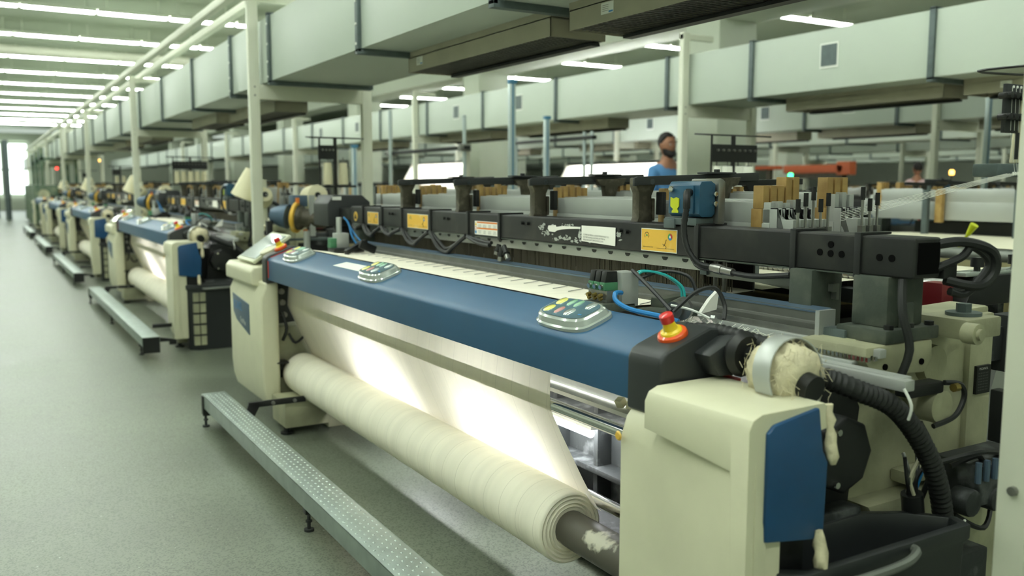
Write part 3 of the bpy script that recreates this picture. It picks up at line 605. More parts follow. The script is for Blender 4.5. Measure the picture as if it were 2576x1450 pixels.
# far temple device
tp = part(B().box(1.86,2.06,5.3,5.42,1.085,1.11).obox((1.98,5.24,1.12),(.2,.03,.03),(0,-.3,.5)).obox((2.04,5.2,1.12),(.12,.02,.05),(0,.4,.2)),'temple','black',bevel=.005)
part(B().box(1.86,1.9,5.36,5.42,1.14,1.17).box(1.86,1.9,5.36,5.42,1.11,1.14),'valve_block','valve_green',tp,bevel=.003)
part(B().box(1.9,1.98,5.36,5.44,1.1,1.2).cyl((1.93,5.4,1.2),(1.93,5.4,1.3),.018,n=10),'nozzle_body','aluminium',tp,bevel=.003)
part(B().tube([(1.98,5.4,1.28),(2.02,5.38,1.2),(2.06,5.34,1.14),(2.1,5.3,1.12)],.006,n=6),'air_tube','tube_blue',tp); part(B().tube([(1.96,5.4,1.3),(1.99,5.39,1.26),(2.0,5.36,1.18),(2.03,5.34,1.12)],.006,n=6),'air_tube','tube_blue',tp)
# near temple device with valves and air tubes
tp = part(B().box(1.72,1.86,2.33,2.46,1.085,1.115).box(1.84,2.02,2.18,2.30,1.075,1.10).obox((1.98,2.30,1.115),(.16,.05,.03),(0,0,.3)),'temple','dark_green_cast',bevel=.006)
for i in range(3):
    y = 2.43-.032*i; vb = part(B().box(1.745,1.80,y-.014,y+.014,1.155,1.182),'valve_block','valve_green',tp,bevel=.002)
    part(B().prism([(1.748,1.182),(1.80,1.182),(1.797,1.218),(1.755,1.218)],y-.013,y+.013),'valve_cap','black',tp,bevel=.002)
    part(B().cyl((1.745,y,1.168),(1.735,y,1.166),.008,n=10),'valve_screw','chrome',tp); part(B().cyl((1.745,y,1.14),(1.73,y,1.136),.007,n=8).cyl((1.745,y,1.128),(1.735,y,1.126),.006,n=8),'fitting','brass',tp)
part(B().box(1.75,1.80,2.345,2.45,1.115,1.155),'manifold','steel',tp,bevel=.003)
part(B().box(1.80,1.87,2.33,2.40,1.1,1.215),'nozzle_body','aluminium',tp,bevel=.004); part(B().cyl((1.80,2.33,1.15),(1.77,2.31,1.15),.007,n=8),'fitting','chrome',tp)
part(B().tube([(1.79,2.32,1.15),(1.75,2.3,1.152),(1.74,2.28,1.13),(1.75,2.22,1.11),(1.78,2.12,1.10),(1.80,2.05,1.09)],.008,n=8,smooth=6),'air_tube','tube_blue',tp,label='bright blue air tube')
for o_ in (0,.014): part(B().tube([(1.86,2.34+o_,1.19),(1.89,2.33+o_,1.215),(1.94,2.28+o_,1.205),(1.97,2.23+o_,1.17),(1.975,2.22+o_,1.13)],.0042,n=6,smooth=6),'air_tube','tube_teal',tp,label='teal air tube')
for pts in ([(1.85,2.34,1.22),(1.82,2.2,1.17),(1.79,2.07,1.12)],[(1.78,2.05,1.12),(1.84,2.02,1.18),(1.9,2.0,1.19),(1.92,1.98,1.14),(1.90,1.96,1.10)],[(1.88,2.34,1.19),(1.95,2.3,1.215),(2.0,2.23,1.2),(2.01,2.2,1.14)]): part(B().tube(pts,.0065,n=6,smooth=6),'cable','rubber',tp)
part(B().tube([(1.83,2.12,1.13),(1.86,2.06,1.12),(1.88,2.0,1.10)],.004,n=6),'cable','label_white',tp)
part(B().cyl((1.86,2.14,1.11),(1.92,2.16,1.12),.028,n=16).cyl((1.88,2.13,1.11),(1.9,2.14,1.11),.034,n=16),'selvedge_motor','steel',tp)
part(B().lathe((1.9,2.2,1.115),(0,-1,0),[(.0,.01),(.01,.014),(.02,.01),(.03,.014),(.04,.01),(.05,.014),(.06,.01),(.07,.014),(.08,.01)],n=10),'spring','brass',tp)
part(B().prism([(1.99,1.085),(2.06,1.095),(2.07,1.16),(2.03,1.13)],2.16,2.175),'paper_strip','paper',tp)
# cutter rails with fluff between temple and end
ct = part(B().box(2.03,2.08,1.6,2.45,1.01,1.02).box(2.0,2.04,1.42,2.0,.985,1.012).box(2.08,2.11,1.55,2.2,1.03,1.055),'selvedge_track','aluminium',bevel=.004)
part(B().box(1.985,2.025,1.40,2.1,.978,1.008),'selvedge_track','aluminium',ct,bevel=.005)
b = B()
for i in range(36): b.obox((2.045+.03*(i % 2),1.56+.014*(i//2),1.03),(.012,.008,.012),(0,0,0))
part(b,'chain_links','chrome',ct,stuff=True)
for y in (2.1,2.16,2.3): part(B().obox((2.0,y,1.07),(.07,.014,.01),(0,.5,.5)),'clip','aluminium',ct)
b = B()
for i in range(160):
    y = random.uniform(1.75,2.3); x = 1.96+random.uniform(-.02,.02); L_ = random.uniform(.02,.05); b.obox((x+L_/2,y,1.045+random.random()*.02),(L_,.0014,.0014),(random.uniform(-.6,.6),random.uniform(-.6,.6),random.uniform(-.6,.6)))
b.box(1.94,1.97,1.78,2.3,1.03,1.045); part(b,'thread_fringe','yarn_white',ct,stuff=True)
# waste roller with fluff and metal band
wr = part(B().cyl((1.705,1.445,1.01),(1.705,1.62,1.045),.034,n=20).cyl((1.70,1.62,1.06),(1.72,1.84,1.06),.022,n=12),'waste_roller','black')
part(B().lathe((1.705,1.475,1.02),(0,.97,.2),[(0,.04),(.01,.062),(.03,.078),(.07,.082),(.12,.074),(.15,.05)],n=30,wob=.13),'fluff_wad','fluff',wr,angle=70)
b = B()
for i in range(520):
    a = random.random()*2*PI; r = random.uniform(.045,.088); y = random.uniform(1.455,1.62); b.obox((1.705+r*math.cos(a),y,1.03+r*math.sin(a)),(random.uniform(.012,.035),.0009,.0009),(random.random()*3,-a+random.uniform(-1.2,1.2),random.random()*2))
part(b,'loose_threads','fluff',wr,stuff=True)
b = B(); k = 22
for i in range(k+1):
    a = PI*1.55*i/k-.35; 
    for r, y in ((.094,1.50),(.094,1.555),(.098,1.555),(.098,1.50)): b.v.append((1.705-r*math.cos(a)*1.0,y+.015*math.sin(a),1.03+r*math.sin(a)))
for i in range(k): b.f += [(i*4+j,i*4+(j+1) % 4,(i+1)*4+(j+1) % 4,(i+1)*4+j) for j in range(4)]
part(b,'metal_band','aluminium',wr,bevel=.001)
for z0_,n_f,xb in ((.985,9,1.70),(.69,6,1.66)):
    part(B().lathe((xb,1.40-.02*(z0_<.8),z0_),(.02,-.12,-1),[(.018*i,random.uniform(.006,.016)) for i in range(n_f)],n=12,wob=.3),'hanging_fluff','fluff',wr,angle=80)
part(B().lathe((1.70,1.66,1.06),(0,1,0),[(0,.05),(.02,.062),(.04,.05)],n=18),'roller_flange','black',wr)
# hoses and motor at the near end
part(B().tube([(1.66,1.86,1.10),(1.70,1.78,1.105),(1.74,1.68,1.09),(1.80,1.6,1.07)],.022,n=12,rib=.07),'corrugated_hose','rubber')
hs = part(B().tube([(1.80,1.50,1.02),(1.88,1.46,.985),(2.0,1.44,.93),(2.12,1.44,.82),(2.2,1.44,.7),(2.26,1.45,.55),(2.28,1.45,.4),(2.27,1.45,.2)],.027,n=14,rib=.06),'corrugated_hose','rubber')
part(B().tube([(1.98,1.40,.99),(1.985,1.38,.95),(1.99,1.39,.91)],.004,n=6),'hose_clip','label_white',hs); part(B().tube([(2.17,1.40,.58),(2.22,1.39,.57),(2.29,1.41,.58)],.004,n=6),'hose_clip','label_white',hs)
mt = part(B().cyl((1.90,1.5,.80),(1.90,1.62,.80),.105,n=8),'gear_motor','black',bevel=.012,seg=3)
for z in (.87,.73): part(B().cyl((1.86,1.49,z),(1.86,1.5,z),.009,n=8),'bolt','chrome',mt)
part(B().prism([(1.78,.6),(1.82,.95),(2.04,.98),(2.1,.88),(2.06,.55)],1.62,1.65),'back_plate','black',bevel=.006)
b = B().cyl((2.2,1.5,.55),(2.18,1.5,.65),.03,n=12); wb = part(b,'wire_sleeve','rubber')
for i,m_ in enumerate(('tube_blue','rubber','grey_rail','rubber','cream','rubber')):
    a = i*1.05; part(B().tube([(2.18+.012*math.cos(a),1.5+.012*math.sin(a),.65),(2.17+.03*math.cos(a),1.49,.7),(2.2+.06*math.cos(a),1.5+.03*math.sin(a),.76)],.0055,n=6),'wire',m_,wb)
for pts in ([(2.3,1.5,.95),(2.36,1.49,.94),(2.38,1.49,.9),(2.34,1.49,.85),(2.26,1.5,.83)],[(2.2,1.5,.85),(2.24,1.48,.75),(2.22,1.5,.62)],[(2.35,1.5,.7),(2.45,1.48,.72),(2.5,1.5,.66),(2.42,1.5,.6)],[(2.3,1.5,.72),(2.42,1.46,.74),(2.6,1.5,.7)],[(2.38,1.5,.55),(2.48,1.47,.5),(2.56,1.5,.56),(2.5,1.5,.64)]): part(B().tube(pts,.008,n=6,smooth=6),'cable','rubber')
part(B().box(2.42,2.7,1.45,1.6,.58,.7).cyl((2.38,1.44,.6),(2.38,1.5,.6),.04,n=14).cyl((2.5,1.44,.59),(2.5,1.5,.59),.035,n=14),'pump_group','dusty_black',bevel=.008)
for x in (2.39,2.43,2.47): part(B().cyl((x,1.44,.66),(x,1.44,.72),.009,n=8),'fitting','slate_blue')
part(B().cyl((2.44,1.4,.86),(2.75,1.36,.84),.035,n=14).box(2.42,2.46,1.38,1.44,.78,.93),'pipe_stub','black',bevel=.006)
part(B().box(2.15,2.3,1.5,1.55,.92,.955),'connector','black',bevel=.006); part(B().cyl((2.3,1.46,.945),(2.28,1.46,.945),.012,n=8),'fitting','brass')
part(B().box(1.75,2.05,1.56,1.66,.3,.62).box(2.05,2.6,1.52,1.6,.25,.4),'lower_housing','dusty_black',bevel=.01)
# ---- warp side
part(B().sheet([[(2.58,2.46,1.1),(3.5,2.46,1.115),(4.1,2.46,1.11)],[(2.58,5.56,1.1),(3.5,5.56,1.115),(4.1,5.56,1.11)]]),'warp_threads','warp_cream',label='sheet of pale warp threads')
dw = part(B().cyl((3.15,2.05,1.12),(3.15,5.7,1.12),.012,n=8),'drop_wire_rod','chrome')
for x in (3.2,3.25,3.3,3.35,3.45): part(B().cyl((x,2.05,1.12),(x,5.7,1.12),.008 if x < 3.4 else .02,n=8),'drop_wire_rod','chrome')
b = B()
for x in (3.15,3.2,3.25,3.3):
    y = 2.3
    while y < 5.6: b.box(x-.012,x+.012,y,y+.003,1.02,1.16); y += .03
part(b,'drop_wires','steel',stuff=True)
part(B().box(3.05,3.12,2.0,5.7,1.02,1.08).box(3.38,3.42,2.0,5.7,.98,1.05),'stop_motion_rail','dusty_black',bevel=.004)
wk = part(B().prism([(3.04,1.06),(3.5,1.06),(3.62,1.13),(3.6,1.17),(3.1,1.17)],1.92,2.02),'stop_motion_end','black',bevel=.008)
part(B().box(3.05,3.55,1.93,2.01,1.17,1.185),'clear_strip','pad_shell',wk,bevel=.004)
for x in (3.18,3.42): part(B().cyl((x,1.97,1.185),(x,1.97,1.2),.012,n=8).cyl((x,1.97,1.2),(x,1.97,1.235),.024,n=12),'knob','black',wk)
part(B().box(2.96,3.03,1.96,2.04,1.05,1.15),'sensor_block','maroon',bevel=.006)
part(B().box(2.9,3.3,1.75,1.9,.9,1.02).box(3.0,3.12,1.7,1.8,.86,1.06),'rear_drive','dusty_black',bevel=.012)
bt = part(B().cyl((4.1,1.9,1.055),(4.1,5.7,1.055),.05,n=20),'back_rest','grey_rail')
for i in range(24): part(B().lathe((4.165,2.1+.15*i,.965),(0,1,0),[(0,.011),(.004,.014),(.008,.011)],n=8),'ring','steel',bt)
part(B().sheet([[(4.16,2.4,1.03),(4.14,2.4,.9),(4.02,2.4,.62)],[(4.16,5.56,1.03),(4.14,5.56,.9),(4.02,5.56,.62)]]),'warp_threads','khaki_warp')
wbm = part(B().cyl((3.72,2.0,.6),(3.72,5.6,.6),.3,n=36),'warp_beam','khaki_warp',label='fat roll of warp yarn')
for y in (1.97,5.6): part(B().cyl((3.72,y,.6),(3.72,y+.02,.6),.42,n=36),'beam_flange','aluminium',wbm)
part(B().cyl((3.72,1.8,.6),(3.72,5.7,.6),.06,n=12),'beam_shaft','steel',wbm)
part(B().box(3.65,4.2,1.70,1.82,.06,.95).box(3.65,4.2,5.6,5.72,.06,.95),'rear_frame','cream_cast',bevel=.015)
part(B().box(2.95,3.5,2.5,2.8,.3,.95),'dark_drum_box','black',bevel=.04)

# ================================================================ things belonging to each loom
def cloth_of():
    t = thing('woven_cloth', 'cream cloth wound on the roll low at the nearest loom, lit from behind', 'cloth', (1.72,3.98,0), 'cloth on the looms')
    n = 24
    pth = [(1.7,1.113),(2.09,1.078)]
    top = part(B().sheet([[(1.688,y,1.113),(1.75,y,1.098),(1.9,y,1.079),(2.06,y,1.077),(2.115,y,1.077),(2.3,y,1.085),(2.56,y,1.098)] for y in (2.47,3.2,4.0,4.8,5.46)]),'cloth_top','cloth_flat',t)
    rows = []
    for i in range(25):
        ty = i/24
        P_ = [(1.70,.97),(1.665,.92),(1.655,.84),(1.648,.775),(1.6455,.752),(1.645,.74),(1.651,.722),(1.68,.65),(1.755,.48),(1.805,.375),(1.825,.355)]; rows.append([(x,2.55-.09*(.92-z)/.55+(5.60-.03*(.92-z)/.55-2.55+.09*(.92-z)/.55)*ty,z) for x,z in P_])
    part(B().sheet(rows),'cloth_web','cloth',t,label='lit cloth web stretched down to the roll')
    prof_ = [(0,.066),(.001,.074),(-.005,.080),(.004,.086),(-.004,.092),(.004,.099),(-.002,.107),(.005,.113),(-.001,.120),(.002,.126),(.008,.129)]
    y = .03
    while y < 3.0:
        prof_ += [(y-.008,.129),(y-.001,.129),(y+.0008,.1282),(y+.0026,.129),(y+.01,.129)]; y += random.uniform(.08,.13) 
    prof_ += [(3.05,.129),(3.06,.123),(3.06,.06)]
    part(B().lathe((1.72,2.5,.3),(0,1,0),prof_,n=48),'cloth_roll','cloth_flat',t,angle=50,label='thick roll of cream cloth')
    part(B().cyl((1.72,1.95,.3),(1.72,2.52,.3),.064,n=32),'core_tube','core',t,label='scuffed grey core tube')
    return t
mat('core', (92,88,78), .5, c2=(214,210,192), thr=(.56,.62), scale=9)
cloth = cloth_of()
def step_of():
    o = (1.19,3.5,0)
    t = thing('footboard', 'long galvanised footboard on short legs along the front of the nearest loom', 'step', o, 'footboards beside the aisle')
    b = B().box(1.118,1.262,1.3,5.71,.195,.2).box(1.118,1.122,1.3,5.71,.12,.2).box(1.258,1.262,1.3,5.71,.15,.2)
    part(b,'tread','galvanised',t,bevel=.001)
    b = B()
    for i in range(96):
        for j in range(5):
            x = 1.14+.0255*j; y = 1.36+.045*i+(.0225 if j % 2 else 0)
            k = len(b.v); r = .0048
            b.v += [(x-r,y-r*1.5,.2),(x+r,y-r*1.5,.2),(x+r,y+r*1.5,.2),(x-r,y+r*1.5,.2),(x,y,.2035)]
            b.f += [(k,k+1,k+4),(k+1,k+2,k+4),(k+2,k+3,k+4),(k+3,k,k+4)]
    part(b,'tread_bumps','galvanised',t,stuff=True)
    for y in (5.69,1.3): part(B().box(1.12,1.26,y,y+.012,.06,.195),'end_plate','black',t)
    for x, y in ((1.15,3.68),(1.13,5.66),(1.15,1.6)):
        lg = part(B().box(x-.02,x+.03,y-.02,y+.02,.08,.195),'leg','black',t,bevel=.003); part(B().cyl((x,y-.0,0),(x,y,.09),.008,n=8).cyl((x,y,0),(x,y,.01),.022,n=10).cyl((x,y,.04),(x,y,.05),.014,n=6),'levelling_foot','dusty_black',lg)
    part(B().prism([(1.26,.15),(1.34,.15),(1.34,.12),(1.4,.12),(1.4,.16),(1.36,.17),(1.26,.19)],1.31,1.33),'hook','black',t)
    return t
step = step_of()
def bin_of():
    o = (1.87,1.42,0)
    t = thing('waste_bin', 'black plastic waste bin with a grab handle under the blue panel', 'bin', o, 'waste bins at the loom ends')
    out = [(1.6,1.355),(2.23,1.355),(2.25,1.41),(2.17,1.51),(2.05,1.575),(1.72,1.575),(1.52,1.54),(1.52,1.42)]
    inn = [(1.63,1.38),(2.21,1.38),(2.225,1.415),(2.15,1.495),(2.04,1.55),(1.73,1.55),(1.55,1.52),(1.55,1.43)]
    c = (1.88,1.46)
    def sc_(P, k): return [((x-c[0])*k+c[0], (y-c[1])*k+c[1]) for x, y in P]
    b = B(); n = 8; lv = [(sc_(out,.86),.0),(sc_(out,.95),.55),(out,.56),(out,.60),(inn,.60),(sc_(inn,.96),.55),(sc_(inn,.85),.02)]
    for P, z in lv: b.v += [(x,y,z) for x,y in P]
    for j in range(len(lv)-1): b.f += [(j*n+i,j*n+(i+1) % n,(j+1)*n+(i+1) % n,(j+1)*n+i) for i in range(n)]
    b.f += [tuple(range(n))[::-1], tuple(6*n+i for i in range(n))]
    part(b,'bin_body','charcoal',t,bevel=.005)
    part(B().tube([(1.69,1.37,.565),(1.70,1.335,.565),(1.8,1.325,.567),(1.92,1.325,.572),(1.98,1.34,.582),(1.985,1.365,.585)],.012,n=8,smooth=5),'handle','grey_rail',t)
    for i in range(5):
        for j in range(2): part(B().box(1.60+.058*j,1.648+.058*j,1.35,1.385,.05+.1*i,.13+.1*i),'vent_window','cream_cast',t)
    return t
bin_ = bin_of()
# ================================================================ yarn stands, cones, feeders (far end of each loom)
def cone_mb(p, d, L=.26, r0=.095, r1=.06, hole=.022):
    return B().lathe(p, d, [(0,hole),(0,r1*.96),(.006,r1),(L-.006,r0),(L,r0*.94),(L,hole)], n=24)
def cone(name, label, p, d, group, L=.26, r0=.095, r1=.06, m='yarn', cat='yarn cone'):
    t = thing(name, label, cat, tuple(p), group)
    part(cone_mb(p, d, L, r0, r1), 'yarn_package', m, t, angle=50)
    P = Vector(p); D = Vector(d).normalized()
    part(B().cyl(P - D*.004, P + D*(L+.004), .024, n=12), 'cone_core', 'black', t)
    return t
FEED = []
def stand_set():
    out = []
    t = thing('cone_stand', 'pale pole stand with pegs for yarn cones', 'yarn stand', (2.3,7.85,0), 'yarn cone stands')
    part(B().cyl((2.16,7.95,0),(2.16,7.95,1.55),.022,n=12), 'pole', 'cream_metal', t); part(B().lathe((2.16,7.95,0),(0,0,1),[(0,.16),(.02,.15),(.05,.05)],n=20),'foot','cast_dark',t)
    for z in (1.40,1.08,.8): part(B().cyl((2.16,7.95,z),(2.105,7.68,z+.02),.008,n=8),'peg','steel',t)
    part(B().box(2.14,2.6,7.3,7.34,1.04,1.06).box(2.14,2.18,7.3,7.34,0,1.04),'tray','flange_grey',t)
    out.append(t)
    for z, l in ((1.42,'cream yarn cone on the top peg'),(1.09,'cream yarn cone on the middle peg'),(.80,'cream yarn cone on the lowest peg')):
        out.append(cone('yarn_cone', l, (2.10,7.70,z), (.15,.95,-.12), 'yarn cones on the pole stand'))
    out.append(cone('yarn_cone', 'large tilted cream yarn cone behind the white post', (2.09,8.0,1.63), (-.24,.15,-.75), 'large tilted cones', L=.26, r0=.125, r1=.075))
    out.append(cone('yarn_cone', 'cream yarn cone above the weft feeder', (2.38,7.15,1.42), (.1,.95,-.1), 'cones by the feeder', r0=.1, r1=.085))
    t = thing('weft_feeder', 'grey ribbed drum weft feeder with a yellow ring', 'weft feeder', (2.2,6.9,1.2), 'weft feeders')
    part(B().lathe((2.13,7.02,1.25),(.75,-.62,-.1),[(0,.09),(.02,.125),(.045,.125),(.05,.10)],n=30),'yellow_ring','yellow_sticker',t)
    part(B().lathe((2.165,6.985,1.245),(.75,-.62,-.1),[(0,.1),(.03,.095),(.05,.075),(.22,.062),(.23,.02)],n=30),'drum','cast_dark',t,angle=20)
    part(B().lathe((2.10,7.04,1.25),(-.75,.62,.1),[(0,.1),(.06,.09),(.14,.06)],n=20).box(2.12,2.24,6.98,7.1,1.33,1.42),'feeder_body','slate_blue',t,bevel=.006)
    part(B().box(2.14,2.16,6.94,6.99,1.36,1.4).box(2.2,2.22,6.94,6.99,1.12,1.15),'orange_tag','orange_ink',t)
    part(B().box(2.22,2.26,6.86,6.9,1.1,1.42).cyl((2.2,6.9,0),(2.2,6.9,1.14),.025,n=10),'bracket','aluminium',t)
    out.append(t)
    return out
def creel(x, y, n, z0=1.50, w=.28, cones='yarn', label='', clabel='', group='yarn creels', sets=2):
    out = []
    t = thing('yarn_creel', label, 'yarn creel', (x,y,0), group)
    part(B().cyl((x+w*.5,y,0),(x+w*.5,y,z0+.4),.016,n=8).cyl((x,y,z0),(x,y,z0+.4),.008,n=6),'pole','black',t)
    part(B().lathe((x+w*.5,y,0),(0,0,1),[(0,.18),(.02,.17),(.04,.04)],n=18),'foot','cast_dark',t)
    part(B().box(x-.03,x+w+.03,y-.05,y+.05,z0-.02,z0),'shelf','black',t); 
    pn = part(B().box(x-.02,x+w*(.45 if n < 3 else 1),y-.03,y-.02,z0+.22,z0+.34),'tension_board','black',t)
    k = max(3, n*2)
    for i in range(k): part(B().cyl((x+(w*(.45 if n < 3 else 1))*(i+.5)/k,y-.045,z0+.3),(x+(w*(.45 if n < 3 else 1))*(i+.5)/k,y-.03,z0+.3),.008,n=8),'tensioner','steel',pn)
    part(B().tube([(x-.1,y-.06,z0+.40),(x+w+.1,y-.06,z0+.40),(x+w+.1,y+.06,z0+.41),(x-.1,y+.06,z0+.41),(x-.1,y-.06,z0+.40)],.005,n=6,smooth=1),'guide_ring','black',t)
    for i in range(n): part(B().cyl((x+w*(i+.5)/n,y,z0),(x+w*(i+.5)/n,y,z0+.24),.006,n=6),'spindle','steel',t)
    out.append(t)
    for i in range(n):
        c = (x+w*(i+.5)/n, y, z0+.004); nm = ['first','second','third','fourth','fifth','sixth'][i]
        out.append(cone('yarn_cone', '%s yarn cone from the left %s' % (nm, clabel), c, (0,0,1), group+' cones', L=.19, r0=.034, r1=.043, m=cones))
    return out
st = stand_set()
cr = creel(2.52, 7.5, 2, label='small black yarn creel with two cream cones behind the far loom end', clabel='on the small black creel', group='small black creels')
cr2 = creel(4.32, 4.62, 4, z0=1.44, w=.40, cones='yarn_white', label='black yarn creel of white cones right of the man in blue', clabel='on the creel of white cones', group='creel of white cones')
cr3 = creel(2.55, 14.45, 5, z0=1.52, w=.5, label='wide black yarn creel with five cream cones left of the front white post', clabel='on the wide creel behind the second loom', group='wide creel')
# nearest creel at the right edge with its threads
t = thing('yarn_creel', 'black yarn creel with tension knobs cut off by the right edge post', 'yarn creel', (4.05,2.45,0), 'right edge creel')
part(B().cyl((4.16,2.36,0),(4.16,2.36,2.05),.018,n=8),'pole','black',t); part(B().lathe((4.16,2.36,0),(0,0,1),[(0,.2),(.02,.19),(.04,.04)],n=18),'foot','cast_dark',t)
bd = part(B().box(4.02,4.2,2.40,2.42,1.74,1.96),'tension_board','charcoal',t,bevel=.003)
for z in (1.81,1.905):
    for i in range(4): 
        x = 4.0+.045*i; k_ = part(B().cyl((x,2.36,z),(x,2.42,z),.016,n=10).cyl((x-.02,2.38,z),(x+.02,2.38,z),.012,n=8),'tension_knob','black',bd,bevel=.002)
for i in range(3): part(B().lathe((4.05+.03*i,2.39,1.945),(0,-1,0),[(0,.006),(.004,.006)],n=8).cyl((4.05+.03*i,2.39,1.75),(4.045+.03*i,2.39,1.945),.0012,n=4),'thread_eye','label_white',bd)
part(B().tube([(4.3,2.3,2.06),(3.95,2.5,2.02),(4.35,2.45,2.02)],.006,n=6,smooth=5),'guide_ring','black',t)
part(B().cyl((4.09,2.38,1.62),(4.09,2.38,1.74),.009,n=8),'rod','black',t)
bx = part(B().box(3.95,4.2,2.38,2.5,1.54,1.60),'guide_box','flange_grey',t,bevel=.008)
for i in range(4): part(B().lathe((4.07+.02*i,2.378,1.555),(0,-1,0),[(0,.008),(.003,.008)],n=10),'ceramic_eye','label_white',bx)
b = B()
for i in range(6):
    b.cyl((4.02+.02*i,2.375,1.555),(2.62,2.14,1.405-.006*i),.0010,n=4)
for i in range(4): b.cyl((4.05+.03*i,2.39,1.74),(4.08+.02*i,2.375,1.556),.0008,n=4)
part(b,'threads','yarn_white',t)
cone('yarn_cone','tall cream yarn cone standing on the guide box at the right edge',(4.17,2.40,1.605),(0,0,1),'right edge creel cones',L=.3,r0=.035,r1=.05)
# ================================================================ posts, rails and air ducts
ys_posts = [.8-6.8, .98, 7.66, 14.45, 21.3, 28.0, 34.8, 41.6, 48.4]
def post_frame(x, y, lab, w=1.0, near=False):
    t = thing('duct_support', lab, 'support frame', (x,y,0), 'white portal frames under the air ducts')
    f_ = part(B().box(x,x+.085,y,y+.07,0,3.09),'post','cream_metal',t,bevel=.004)
    part(B().box(x+w,x+w+.085,y,y+.07,0,2.36),'post','cream_metal',t,bevel=.004)
    part(B().box(x+.085,x+w,y+.01,y+.06,2.22,2.345),'crossbar','cream_metal',t,bevel=.003)
    part(B().box(x,x+.42,y+.005,y+.065,3.02,3.075),'top_arm','cream_metal',t,bevel=.003)
    part(B().box(x-.03,x+.115,y-.03,y+.1,0,.012),'base_plate','cream_metal',t)
    for z in (2.25,2.32): part(B().cyl((x+.043,y-.006,z),(x+.043,y,z),.008,n=6),'bolt','steel',f_)
    if near: part(B().cyl((x-.012,y+.03,.81),(x,y+.03,.81),.011,n=10),'bolt','steel',f_)
    return t
names = ['closest','second','third','fourth','fifth','sixth','seventh','eighth','ninth']
post_frame(1.985,1.08,'white post at the right edge of the picture, closest to the camera',near=True)
for i,y in enumerate(ys_posts[2:]):
    post_frame(1.985,y,['white portal frame under the aisle duct just behind the nearest loom','second white portal frame along the aisle duct, beside the second loom','third white portal frame along the aisle duct','fourth white portal frame along the aisle duct','fifth white portal frame along the aisle duct','sixth white portal frame along the aisle duct','farthest white portal frame along the aisle duct'][i])
for k,x in enumerate((6.40,10.7,15.05,19.4,23.7)):
    for i,y in enumerate([7.3,14.1,20.9,27.7,34.5][:5 if k < 2 else 4]):
        if k > 1 and i == 0: continue
        post_frame(x,y,'white portal frame under the %s air duct, %s from the front' % (['second','third','fourth','fifth','sixth'][k], names[i]))
post_frame(10.7,.6,'white portal frame under the third air duct at far right')
tr = thing('cable_rails','three parallel white rails running along the tops of the aisle posts','rail',(2,20,3.08))
for x,z,r in ((1.93,3.105,.035),(2.16,3.11,.035),(2.25,3.14,.014)): part(B().box(x-r,x+r,Y0+.2,52,z-r,z+r),'rail','cream_metal',tr,bevel=.006)
def duct(x, idx, flanges, vents=(), y0=Y0, y1=56, label='', zt=2.87, zb=2.35, w=.86, win=()):
    t = thing('air_duct', label, 'air duct', (x,y0,zb))
    fl = [y0]+[f for f in flanges]+[y1]
    for a,b_ in zip(fl[:-1],fl[1:]):
        dp = part(B().box(x,x+w,a+.004,b_-.004,zb,zt),'duct_section','duct',t,bevel=.004)
        for v in win:
            if a < v < b_: 
                part(B().box(x-.006,x,v-.10,v+.10,zb+.18,zb+.40),'hatch_frame','label_white',dp); part(B().box(x-.009,x-.005,v-.085,v+.085,zb+.2,zb+.385),'hatch','flange_grey',dp)
    for f in flanges:
        fp = part(B().box(x-.024,x,f-.025,f+.025,zb-.02,zt+.015).box(x-.024,x+w+.01,f-.025,f+.025,zb-.035,zb).box(x-.024,x+w,f-.025,f+.025,zt,zt+.02).box(x+w,x+w+.02,f-.025,f+.025,zb-.03,zt+.02),'flange','flange_grey',t,bevel=.002)
        if f < 9 and idx == 0:
            for z in (2.38,2.5,2.64,2.8): part(B().cyl((x-.03,f,z),(x-.024,f,z),.009,n=8),'rivet','label_white',fp)
    return t
fl1 = [-2.3,-.4,1.6,3.7,5.42,7.42,8.72,10.5,12.45,14.3,16.4,18.6,20.7,22.7,24.8,26.9,29,31,33,35,38,41,44,47,50]
duct(2.1,0,fl1,label='long pale air duct over the aisle row of looms, largest in view')
duct(6.5,1,[-2,.3,2.4,4.5,6.42,7.66,9.86,11.83,13.76,15.8,17.8,19.8,22,24,26,28,30,32,34,36,38,40,43,46],label='second pale air duct, behind the largest one, with square hatches',win=(5.5,10.8,12.7,17,19.2,3.4))
duct(10.8,2,[2.0,4.2,6.1,7.95,9.55,12.2,14.3,16.4,18.5,20.6,23,25,27,29,31,33,35,37,40,43],label='third pale air duct, seen low above the far creels',win=(8.75,10.35,13.2,15.5),y0=0)
for k,x in enumerate((15.1,19.5,23.8,28.2)):
    duct(x,3+k,[2+2.05*i for i in range(20)],label='%s pale air duct deep in the hall, counted from the aisle' % ['fourth','fifth','sixth','seventh'][k],y0=0,y1=48)
